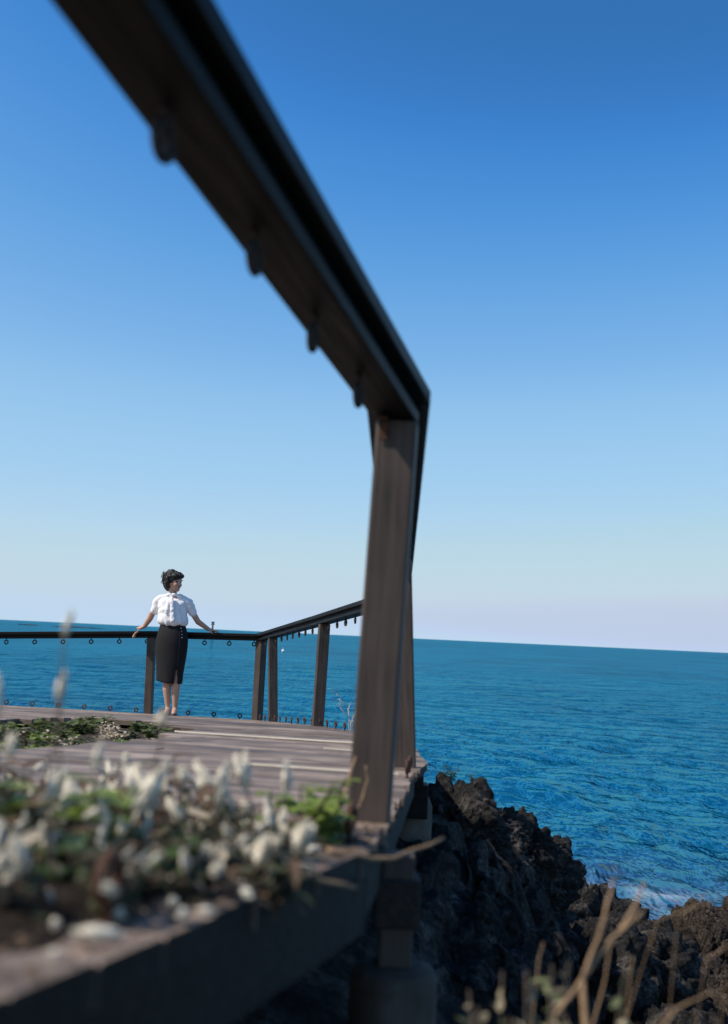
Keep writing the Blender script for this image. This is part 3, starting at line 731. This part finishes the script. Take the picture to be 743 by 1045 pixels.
# ------------------------------------------------------------------ plants
def leaf(mb, p, d, up, L, W, col=.5, curl=.2):
    d = Vector(d).normalized(); s = d.cross(Vector(up)).normalized(); u = s.cross(d); p = Vector(p)
    v = []
    for t, wv in ((0, .12), (.25, .8), (.55, 1), (.82, .6), (1, .05)):
        c = p + d * L * t + u * (-curl * L * t * t)
        v += [tuple(c - s * W * wv / 2 + u * W * .10), tuple(c), tuple(c + s * W * wv / 2 + u * W * .10)]
    f = []
    for i in range(4):
        f += [(i * 3, i * 3 + 1, i * 3 + 4, i * 3 + 3), (i * 3 + 1, i * 3 + 2, i * 3 + 5, i * 3 + 4)]
    mb.add(v, f, col)
def fluff_mesh(seed, L, Rr):
    v, f = ico(3); g = np.random.default_rng(seed)
    t = (v[:, 2] + 1) / 2; prof = np.sin(np.clip(t, 0, 1) * math.pi) ** .6 * (1.15 - .55 * t)
    q = v.copy(); rr = np.linalg.norm(v[:, :2], axis=1) + 1e-6
    out = np.c_[v[:, 0] / rr * prof * Rr * rr ** .3, v[:, 1] / rr * prof * Rr * rr ** .3, t * L]
    out = out + (out - np.array([0, 0, L / 2])) * (.55 * fbm(v * 3 + seed, 3, seed, .7))[:, None]
    mb = MB(); mb.add(out, f)
    for k in range(60):
        a = g.random() * 6.28; tt = g.random(); r = Rr * (math.sin(tt * math.pi) ** .6) * .9
        p = Vector((math.cos(a) * r, math.sin(a) * r, tt * L)); d = Vector((math.cos(a), math.sin(a), .9 + g.random()))
        leaf(mb, p, d, (0, 0, 1), Rr * (.5 + .6 * g.random()), Rr * .28, .5, .1)
    o = mb.build('flower_head', M_PALE, None, True); me = o.data; bpy.data.objects.remove(o); return me
FLUFF = [fluff_mesh(2, .036, .0085), fluff_mesh(5, .058, .0085), fluff_mesh(9, .024, .0095)]
def curved(base, lean, h, bend, g, n=7):
    pts = []; d = Vector(lean); p = Vector(base)
    for i in range(n):
        pts.append(p.copy()); d = (d + Vector((g.normal() * bend, g.normal() * bend, .02))).normalized(); p = p + d * (h / (n - 1))
    return pts, d
def fluffy_plant(seed, h, nst, spread, label, group, leaves=13, keep=.46, dry=6):
    g = np.random.default_rng(seed); root = empty('seedhead_plant', (0, 0, 0), label, 'plant', group)
    st = MB(); lv = MB(); dl = MB(); tl = MB(); heads = []
    for k in range(nst):
        a = g.random() * 6.28; le = (math.cos(a) * spread * g.random(), math.sin(a) * spread * g.random(), 1)
        hh = h * (.40 + .65 * g.random()); pts, d = curved((g.normal() * .012, g.normal() * .012, -.01), le, hh, .20, g)
        st.tube(pts, [.0022 - .0011 * i / 6 for i in range(7)], 5)
        for q in range(leaves):
            i = int(g.integers(0, 6)); t = g.random(); p = pts[i].lerp(pts[i + 1], t); aa = g.random() * 6.28
            leaf(lv if g.random() < .75 else tl, p, (math.cos(aa), math.sin(aa), -.2 + .9 * g.random()), (0, 0, 1), .018 + .026 * g.random(), .009 + .014 * g.random(), g.random(), .6)
        if g.random() < keep: heads.append((pts[-1], d, int(g.integers(0, 3))))
        if g.random() < .15:
            i = int(g.integers(3, 6)); heads.append((pts[i], (d + Vector((g.normal() * .8, g.normal() * .8, .3))).normalized(), int(g.integers(0, 3))))
    for q in range(dry):
        aa = g.random() * 6.28; rr = .045 * g.random() ** .5; p = (math.cos(aa) * rr, math.sin(aa) * rr, h * .75 * g.random())
        leaf(dl if g.random() < .45 else tl, p, (g.normal(), g.normal(), g.normal() * .8 + .3), (.1, .2, 1), .022 + .034 * g.random(), .010 + .014 * g.random(), .5, .9 * g.random())
    for q in range(5):   # broken woody bits in the tangle
        p = Vector((g.normal() * .03, g.normal() * .03, h * .4 * g.random())); st.tube([p, p + Vector((g.normal() * .03, g.normal() * .03, .02 * g.normal())), p + Vector((g.normal() * .05, g.normal() * .05, .03 * g.normal()))], .0022, 5)
    st.build('stems', M_STEM, root, True); lv.build('leaves', M_GREY, root); dl.build('dry_leaves', M_CREAM, root); tl.build('withered_leaves', M_TAN, root)
    for (p, d, q) in heads:
        o = bpy.data.objects.new('flower_head', FLUFF[q]); link(o, root); o.location = p; o.rotation_euler = d.to_track_quat('Z', 'Y').to_euler()
        s = .42 + .85 * g.random() ** 2.2; o.scale = (s, s, s)
    return root
def leafy_plant(seed, h, nst, label, group, mat, lsz=.022, lw=.8, per=12, name='leafy_plant', spread=.7):
    g = np.random.default_rng(seed); root = empty(name, (0, 0, 0), label, 'plant', group); st = MB(); lv = MB()
    for k in range(nst):
        a = g.random() * 6.28; pts, d = curved((g.normal() * .01, g.normal() * .01, -.01), (math.cos(a) * spread, math.sin(a) * spread, 1), h * (.5 + .6 * g.random()), .16, g)
        st.tube(pts, [.002 - .001 * i / 6 for i in range(7)], 5)
        for q in range(per):
            t = (q + g.random()) / per * 5.98; i = int(t); p = pts[i].lerp(pts[min(i + 1, 6)], t - i); aa = g.random() * 6.28; L = lsz * (.6 + .7 * g.random())
            leaf(lv, p, (math.cos(aa), math.sin(aa), .1 + .7 * g.random()), (0, 0, 1), L, L * lw, g.random(), .35)
    st.build('stems', M_STEM, root, True); lv.build('leaves', mat, root); return root
def dup(src, loc, rz, sc, label=None):
    r = src.copy(); link(r); r.location = loc; r.rotation_euler = (0, 0, rz); r.scale = (sc,) * 3
    if label: r['label'] = label
    for ch in src.children:
        c = ch.copy(); link(c, r)
    return r
def on_deck(x, y): return (x, y, deck_z(x, y) - .002)
GF = 'dry seed-head plants on the near deck edge'
LF = 'pale fluffy seed-head plant in the blurred clump on the near planks'
protos = [fluffy_plant(31, .125, 7, .6, LF, GF), fluffy_plant(32, .090, 8, 1.0, LF, GF, 11), fluffy_plant(33, .150, 5, .45, LF, GF, 8), fluffy_plant(35, .070, 8, 1.2, LF, GF, 12)]
used = [False] * 4
def place_fluffy(k, x, y, rz, sc, label=None):
    if not used[k]:
        used[k] = True; r = protos[k]; r.location = on_deck(x, y); r.rotation_euler = (0, 0, rz); r.scale = (sc,) * 3
        if label: r['label'] = label
        return r
    return dup(protos[k], on_deck(x, y), rz, sc, label)
gp = np.random.default_rng(77)
SPOTS = [(-.245, 1.10), (-.30, 1.20), (-.36, 1.25), (-.42, 1.35), (-.185, 1.22), (-.23, 1.32), (-.31, 1.42), (-.40, 1.50), (-.145, 1.38), (-.20, 1.48), (-.28, 1.58), (-.37, 1.64), (-.48, 1.62), (-.105, 1.50), (-.15, 1.62), (-.23, 1.74), (-.33, 1.80), (-.45, 1.82), (-.58, 1.80), (-.19, 1.84), (-.28, 1.95), (-.42, 2.02), (-.60, 2.05), (-.33, 1.10), (-.40, 1.18), (-.74, 2.2), (-.275, 1.00), (-.315, 1.04), (-.245, 1.04), (-.36, 1.02), (-.17, 1.14), (-.12, 1.27)]
for i, (x, y) in enumerate(SPOTS):
    place_fluffy(i % 4, x + gp.normal() * .012, y + gp.normal() * .02, gp.random() * 6.28, (.65 + .55 * gp.random()) * (.9 if x < -.33 else 1) * (.7 if y < 1.16 else 1))
# single stalks standing well above the tangle
def lone_head(tip, base, head, sc, label, lean=(0, 0, 1)):
    root = empty('seedhead_stalk', base, label, 'plant', GF); t = Vector(tip); b = Vector(base); n = 7
    pts = [b.lerp(t, i / (n - 1)) + Vector((math.sin(i * 1.9 + base[0] * 40) * .004, math.cos(i * 1.3) * .004, 0)) * (0 if i == n - 1 else 1) for i in range(n)]
    mb = MB(); mb.tube(pts, [.0016 - .0006 * i / (n - 1) for i in range(n)], 5); mb.build('stem', M_STEM, root, True)
    o = bpy.data.objects.new('flower_head', FLUFF[head]); link(o, root); o.location = t - b - Vector((0, 0, .008)); o.rotation_euler = Vector(lean).to_track_quat('Z', 'Y').to_euler(); o.scale = (sc,) * 3
    lv = MB(); g = np.random.default_rng(int(abs(tip[0]) * 1e4))
    for q in range(6):
        i = int(g.integers(1, 5)); aa = g.random() * 6.28; leaf(lv, pts[i], (math.cos(aa), math.sin(aa), .6), (0, 0, 1), .016, .006, .5, .4)
    lv.build('leaves', M_GREY, root)
lone_head((-.302, 1.10, -.006), on_deck(-.315, 1.13), 1, .45, 'tallest seed-head stalk, its pale head standing in front of the far handrail', (.25, 0, 1))
lone_head((-.308, 1.12, -.075), on_deck(-.295, 1.10), 1, .55, 'pale head below the tallest one, against the blue water', (.1, 0, 1))
lone_head((-.365, 1.10, -.085), on_deck(-.37, 1.12), 1, .62, 'fluffy stalk at the left border of the photo, head against the water', (-.1, 0, 1))
lone_head((-.223, 1.25, -.105), on_deck(-.235, 1.27), 2, .65, 'round pale head just in front of the woman\'s feet', (.1, 0, 1))
lone_head((-.285, 1.20, -.150), on_deck(-.275, 1.22), 1, .5, 'pale slim head above the clump left of the round one', (.2, 0, 1))
lone_head((-.245, 1.25, -.205), on_deck(-.255, 1.28), 1, 1.1, 'biggest white leaning spike in the middle of the clump', (.55, 0, 1))
lone_head((-.175, 1.42, -.200), on_deck(-.185, 1.44), 1, .65, 'cream spike at the right shoulder of the clump', (.3, 0, 1))
lone_head((-.395, 1.25, -.15), on_deck(-.40, 1.27), 0, .75, 'blurred tan head low at the left border', (0, 0, 1))
gl_ = np.random.default_rng(123)
for i_ in range(16):
    x, y = SPOTS[int(gl_.integers(0, len(SPOTS)))]; x += gl_.normal() * .02; y += gl_.normal() * .03
    if y < 1.15: continue
    b = on_deck(x, y); h = .055 + .065 * gl_.random(); dx = gl_.normal() * .02
    lone_head((b[0] + dx, b[1] + gl_.normal() * .015, b[2] + h), b, int(gl_.integers(0, 3)), .45 + .40 * gl_.random(), 'slim dry stalk with a single pale head rising out of the blurred clump', (dx * 12, gl_.normal() * .2, 1))
LG = 'fresh green leafy plants among the dry ones'
g1 = leafy_plant(51, .10, 8, 'bright green leafy plant at the right end of the clump beside the near post', LG, M_GREEN, .028, .95, 9, spread=.9); g1.location = on_deck(-.085, 1.83); g1.scale = (1.5,) * 3
dup(g1, on_deck(-.05, 1.93), 2.1, 1.35, 'small bright green plant touching the foot of the near post')
dup(g1, on_deck(-.33, 1.30), 4.0, 1.9, 'green leafy tuft standing up among pale seed heads at the left')
g2 = leafy_plant(55, .075, 10, 'low dark green plant in the middle of the pale seed heads', LG, M_DKGRN, .020, .7, 12, spread=1.1); g2.location = on_deck(-.13, 1.70)
dup(g2, on_deck(-.24, 1.16), 1.0, 1.5, 'dark green plant behind the rusty ring'); dup(g2, on_deck(-.15, 1.76), 3.0, .8, 'little dark green plant near the sunlit deck corner'); dup(g2, on_deck(-.42, 1.62), 5.0, 1.2, 'dark green undergrowth plant at the left of the clump')
# fallen seed heads lying on the edge planks
for i, (x, y) in enumerate([(-.215, .83), (-.185, .91), (-.15, 1.01), (-.125, 1.05), (-.17, 1.10), (-.20, 1.0), (-.10, 1.16), (-.25, .95), (-.075, 1.30), (-.13, 1.22), (-.045, 1.42), (-.17, 1.28), (-.06, 1.62)]):
    z = deck_z(x, y); o = bpy.data.objects.new('fallen_flower_head', FLUFF[i % 3]); link(o); o.location = (x, y, z + .007)
    o.rotation_euler = (R(84), 0, gp.random() * 6.28); s = .38 + .3 * gp.random(); o.scale = (s, s, s)
    tag(o, ['pale fallen seed head nearest the camera on the deck edge', 'fallen seed head just right of the nearest one'][i] if i < 2 else 'pale dry seed head lying loose on the near deck planks', 'seed head', 'fallen seed heads on the deck edge')
# twigs
def twig(name, pts, rad, label, mat=M_STRAW, group='dry twigs'):
    mb = MB(); P = [Vector(p) for p in pts]; q = []
    for i in range(len(P) - 1):
        for t in (0, .33, .66): q.append(P[i].lerp(P[i + 1], t) + Vector((random.uniform(-1, 1), random.uniform(-1, 1), random.uniform(-1, 1))) * rad * .5)
    q.append(P[-1]); mb.tube(q, [rad * (1 - .4 * i / (len(q) - 1)) for i in range(len(q))], 7)
    return tag(mb.build(name, mat, None, True), label, 'twig', group)
twig('twig', [(-.03, 1.62, -.318), (.02, 1.66, -.333), (.07, 1.70, -.342), (.155, 1.80, -.325)], .0042, 'bare tan twig sticking out over the edge board below the near post')
twig('twig', [(-.13, 1.36, -.300), (-.05, 1.42, -.315), (.012, 1.47, -.335)], .0045, 'short tan twig lying across the corner of the edge board')
twig('twig', [(-.03, 2.10, -.37), (-.012, 2.13, -.31), (.006, 2.16, -.24)], .004, 'dry upright stem at the foot of the near post')
twig('twig', [(-.02, 2.10, -.37), (.02, 2.14, -.33), (.030, 2.15, -.28), (.026, 2.15, -.255)], .003, 'thin curved stem leaning on the near post')
# dark humus collected between the stems on the near planks
def humus():
    ys = np.arange(.55, 2.25, .018); us = np.arange(.0, .62, .018); v = []; 
    Y, U = np.meshgrid(ys, us); q = np.c_[Y.ravel() * 6, U.ravel() * 6, 0 * U.ravel()]; n = fbm(q, 4, 31, .55)
    fade = np.clip((U.ravel() - .025) / .10, 0, 1) * np.clip((.60 - U.ravel()) / .12, 0, 1) * np.clip((2.15 - Y.ravel()) / .25, 0, 1) * np.clip((Y.ravel() - .62) / .40, 0, 1)
    h = -.010 + .020 * fade + .012 * n * (.3 + fade)
    for y, u, k in zip(Y.ravel(), U.ravel(), h): x = edge(y) - .012 - u; v.append((x, y, deck_z(x, y) + min(k, .016)))
    idx = np.arange(len(v)).reshape(Y.shape); F = np.stack([idx[:-1, :-1], idx[:-1, 1:], idx[1:, 1:], idx[1:, :-1]], -1).reshape(-1, 4)[:, ::-1]
    tag(mesh_obj('soil', v, F, M_HUMUS, None, True), kind='structure')
M_HUMUS = rock_mat('dark_humus', (.010, .007, .005), (.035, .024, .016), (.09, .062, .042), 3.0)
humus()
# crumbs of leaf and bark scattered on the near planks: nobody could count them
lt = MB(); g6 = np.random.default_rng(21)
for i_ in range(1100):
    y = .6 + 1.9 * g6.random() ** 1.1; x = edge(y) - .008 - .35 * g6.random() ** 1.6
    leaf(lt, (x, y, deck_z(x, y) + .004), (g6.normal(), g6.normal(), .05), (g6.normal() * .3, g6.normal() * .3, 1), .006 + .014 * g6.random() ** 2, .003 + .005 * g6.random(), .5, .3)
tag(lt.build('litter', M_TAN, None), kind='stuff')
# bare dry stem rising outside the deck next to the third post
def bare_shrub(loc, h, seed, label, mat, rad=.004, nb=5, cat='plant', name='bare_shrub'):
    g = np.random.default_rng(seed); mb = MB()
    def grow(p, d, L, r, lev):
        pts = [p]
        for i in range(4):
            d = (d + Vector((g.normal() * .13, g.normal() * .13, g.normal() * .05))).normalized(); p = p + d * (L / 4); pts.append(p)
        mb.tube(pts, [r * (1 - .12 * i) for i in range(5)], 6)
        if lev > 0:
            for k in range(nb - lev):
                q = pts[1 + int(g.integers(0, 4))]; a = g.random() * 6.28
                grow(q, (d + Vector((math.cos(a) * .55, math.sin(a) * .55, .1))).normalized(), L * .5, r * .6, lev - 1)
    for k in range(2): grow(Vector(loc), Vector((g.normal() * .15, g.normal() * .15, 1)).normalized(), h * .7, rad, 2)
    return tag(mb.build(name, mat, None, True), label, cat)
bare_shrub((-.02, 8.4, -.85), .42, 5, 'pale leafless twiggy shrub sticking up past the deck edge by the third post', plain('bleached_twig', (.42, .40, .37), .8, .15), .005)
# straw stalks and pale leafy plants at the bottom right, growing on the slope
def gz(x, y): return float(GZ(np.array([[x, y]]))[0])
stalk = empty('dry_stalk', (.22, 1.32, gz(.22, 1.32)), 'thick tan dry stalk leaning to the right in the bottom right foreground', 'plant', 'dry stalks on the slope')
def stalk_part(name, pts, r0, r1):
    mb = MB(); n = len(pts); q = []
    for i in range(n - 1):
        for t in (0, .25, .5, .75): q.append(Vector(pts[i]).lerp(Vector(pts[i + 1]), t) + Vector((random.uniform(-1, 1), random.uniform(-1, 1), random.uniform(-1, 1))) * .0009)
    q.append(Vector(pts[-1])); mb.tube(q, [r0 + (r1 - r0) * i / (len(q) - 1) for i in range(len(q))], 8)
    return mb
b0 = (.22, 1.32, gz(.22, 1.32))
stalk_part('s', [b0, (.245, 1.32, -.45), (.29, 1.35, -.405), (.335, 1.38, -.362), (.378, 1.40, -.332)], .0034, .0020).build('main_stem', M_STRAW, stalk, True)
stalk_part('s', [(.29, 1.35, -.405), (.315, 1.37, -.36), (.335, 1.40, -.315), (.345, 1.42, -.298)], .0024, .0014).build('side_stem', M_STRAW, stalk, True)
stalk_part('s', [(.292, 1.35, -.405), (.293, 1.33, -.45), (.300, 1.30, -.50)], .004, .0035).build('side_stem', M_STRAW, stalk, True)
stalk_part('s', [(.345, 1.385, -.355), (.372, 1.41, -.325), (.385, 1.42, -.30)], .0028, .0014).build('seed_tip', M_STRAW, stalk, True)
GS = 'dry stalks on the slope'
def lone_stalk(pts, r, label):
    mb = stalk_part('s', pts, r * .55, r * .25); return tag(mb.build('grass_stalk', M_STRAW, None, True), label, 'dry stalk', GS)
lone_stalk([(.42, 1.35, gz(.42, 1.35)), (.36, 1.35, -.50), (.41, 1.36, -.435), (.47, 1.38, -.415)], .004, 'tan stalk arching low to the right at the bottom right corner')
lone_stalk([(.30, 1.5, gz(.30, 1.5)), (.33, 1.5, -.55), (.36, 1.52, -.45), (.37, 1.53, -.405)], .0035, 'upright tan stalk right of the thick leaning one')
lone_stalk([(.36, 1.30, gz(.36, 1.30)), (.34, 1.28, -.50), (.36, 1.30, -.44), (.40, 1.32, -.42)], .0025, 'fine tan stalk crossing low behind the thick one')
lone_stalk([(.25, 1.6, gz(.25, 1.6)), (.275, 1.6, -.55), (.285, 1.62, -.47), (.295, 1.64, -.44)], .0028, 'thin tan stalk just left of the thick leaning one')
lone_stalk([(.40, 1.6, gz(.40, 1.6)), (.405, 1.6, -.58), (.42, 1.62, -.48), (.428, 1.63, -.45)], .0025, 'slender tan stalk between the thick one and the photo corner')
g5 = np.random.default_rng(9)
for i_ in range(6):
    x0 = .26 + .22 * g5.random(); y0 = 1.25 + .5 * g5.random(); zb = gz(x0, y0); zt = -.50 + .10 * g5.random(); dx = .03 + abs(g5.normal()) * .05
    lone_stalk([(x0, y0, zb), (x0 + dx * .3, y0, zb * .5 + zt * .5), (x0 + dx, y0 + .01, zt), (x0 + dx * 2.0, y0 + .02, zt + .03 + .02 * g5.random())], .0018, 'fine brown stem in the tangle at the foot of the dry stalks')
for (x, y, zt, lab) in [(.125, 1.12, -.335, 'pale leafy sprig at the bottom of the photo right of the concrete footing'), (.205, 1.18, -.325, 'green and cream leafy sprig in the bottom middle'), (.255, 1.36, -.345, 'cream tipped sprig behind the thick tan stalk'), (.215, 1.34, -.335, 'greenish leaf sprig highest among the bottom sprigs')]:
    h = zt - gz(x, y); g = np.random.default_rng(int(x * 1000)); root = empty('leafy_sprig', (x, y, gz(x, y)), lab, 'plant', 'leafy sprigs on the slope')
    mb = MB(); a_ = MB(); b_ = MB()
    for k in range(4):
        pts, d = curved((x + g.normal() * .006, y + g.normal() * .006, gz(x, y) - .02), (.05 * g.normal() + .03, .05 * g.normal(), 1), h * (.86 + .16 * g.random()), .035, g)
        mb.tube(pts, [.0022 - .0012 * i / 6 for i in range(7)], 6)
        for q in range(9):
            t = 4.6 + 1.35 * q / 9; i = min(5, int(t)); p = pts[i].lerp(pts[min(i + 1, 6)], t - i); aa = g.random() * 6.28
            leaf(a_ if g.random() < .45 else b_, p, (math.cos(aa), math.sin(aa), g.normal() * .5 + .6), (g.normal(), g.normal(), 1), .012 + .014 * g.random(), .005 + .006 * g.random(), .5, .4)
    mb.build('stems', M_STEM, root, True)
    a_.build('dry_leaves', plain('beige_leaf', (.30, .255, .165), .8, .35, 45, 0, .2), root); b_.build('green_leaves', plain('sage_leaf', (.17, .19, .085), .7, .35, 45, 0, .25), root)
# green patch in the broken part of the deck, with soil under it
def soil():
    n = 40; xs = np.linspace(-4.6, -.95, 60); ys = np.linspace(3.5, 8.0, 70); X, Y = np.meshgrid(xs, ys); q = np.c_[X.ravel(), Y.ravel(), 0 * X.ravel()]
    z = np.array([deck_z(a, b) for a, b in q[:, :2]]) - .062 + .016 * fbm(q * 5, 4, 8) 
    idx = np.arange(len(q)).reshape(X.shape); F = np.stack([idx[:-1, :-1], idx[:-1, 1:], idx[1:, 1:], idx[1:, :-1]], -1).reshape(-1, 4)
    tag(mesh_obj('soil', np.c_[q[:, :2], z], F, M_SOIL), kind='structure')
soil()
GP = 'low plants growing in the gap of the deck'; LP = 'small leafy plant growing in the soil gap of the deck left of the woman'
pp = [leafy_plant(61, .08, 10, LP, GP, plain('olive_leaf', (.12, .15, .04), .5, .4, 25, 0, .3), .024, .75, 12, spread=1.2), leafy_plant(62, .07, 11, LP, GP, M_GREEN, .022, .8, 10, spread=1.3), leafy_plant(63, .06, 12, LP, GP, M_GREY, .020, .6, 14, spread=1.4), leafy_plant(64, .06, 10, LP, GP, M_CREAM, .018, .5, 9, spread=1.4)]
pu = [0] * 4; k = 0; gg = np.random.default_rng(5); tries = 0
while k < 110 and tries < 4000:
    tries += 1
    x = -1.02 - 1.75 * gg.random(); y = 3.7 + 4.2 * gg.random()
    if not inside(x, y, HOLE) or inside(x + .08, y - .05, HOLE) is False and gg.random() < .5: continue
    q = int(gg.choice([0, 1, 1, 2, 2, 3, 3])); loc = (x, y, deck_z(x, y) - .06); sc = (1.0 + 1.0 * gg.random()) * (.75 if x > -1.3 else 1)
    if not pu[q]:
        pu[q] = 1; r = pp[q]; r.location = loc; r.scale = (sc,) * 3; r.rotation_euler = (0, 0, gg.random() * 6)
    else: dup(pp[q], loc, gg.random() * 6.28, sc)
    k += 1
s1 = leafy_plant(71, .12, 9, 'little green plant on the black rocks right behind the deck end', 'plants on the rocks', M_DKGRN, .03, .5, 12); s1.location = (.60, 6.7, -.86)
dup(s1, (.78, 6.9, -.90), 2, .7, 'tiny green plant on the rock crest a step right of the deck end')
twig('twig', [(.80, 6.2, -1.35), (.86, 6.1, -1.45), (.88, 6.0, -1.65)], .006, 'pale dead twig hanging down the shaded rock slope')

# ------------------------------------------------------------------ out at sea
bc = empty('navigation_beacon', (-136.6, 1000, -4.2), 'small dark sea beacon on the horizon above the woman\'s hand', 'beacon')
mb = MB(); mb.lathe([(0, -2), (2.6, -2), (2.2, 3), (.9, 3.4), (0, 3.4)], 16, (-136.6, 1000, -4.2)); mb.build('base', M_CONC, bc, True)
mb = MB(); mb.lathe([(0, 3), (.9, 3), (.7, 8.6), (0, 8.6)], 12, (-136.6, 1000, -4.2)); mb.build('tower', M_BEAC, bc, True)
mb = MB(); mb.lathe([(0, 8.2), (1.7, 8.2), (1.9, 8.7), (1.2, 9.2), (1.2, 10.2), (1.9, 10.6), (1.4, 11.1), (0, 11.3)], 16, (-136.6, 1000, -4.2)); mb.build('lantern', M_BEAC, bc, True)
def reef(cx, cy, hx, hy, hz, seed, label):
    v, f = ico(4); v = v * np.array((hx, hy, hz)); v = v * (1 + .35 * fbm(v * np.array((.09, .2, .4)) + seed, 3, seed))[:, None]; v[:, 2] = np.maximum(v[:, 2], -.3)
    o = mesh_obj('reef', v, f, M_ROCK); o.location = (cx, cy, -4.2); tag(o, label, 'reef', 'low reefs near the horizon')
reef(-365, 1050, 16, 18, .7, 1, 'low dark reef at the left edge of the photo under the horizon'); reef(-335, 1080, 10, 15, .7, 2, 'low dark reef second from the left edge under the horizon'); reef(-262, 1000, 20, 16, .7, 3, 'long low dark reef nearest the woman under the horizon')
by = empty('buoy', (-16.7, 240, -4.2), 'tiny white float on the sea left of the corner post', 'buoy')
mb = MB(); mb.lathe([(0, -.2), (.3, -.1), (.36, .1), (.28, .3), (.08, .4), (0, .42)], 16, (-16.7, 240, -4.2)); mb.build('float', M_ORANGE, by, True)
mb = MB(); mb.lathe([(0, .38), (.03, .38), (.03, .8), (0, .8)], 8, (-16.7, 240, -4.2)); mb.build('pole', M_ORANGE, by, True)
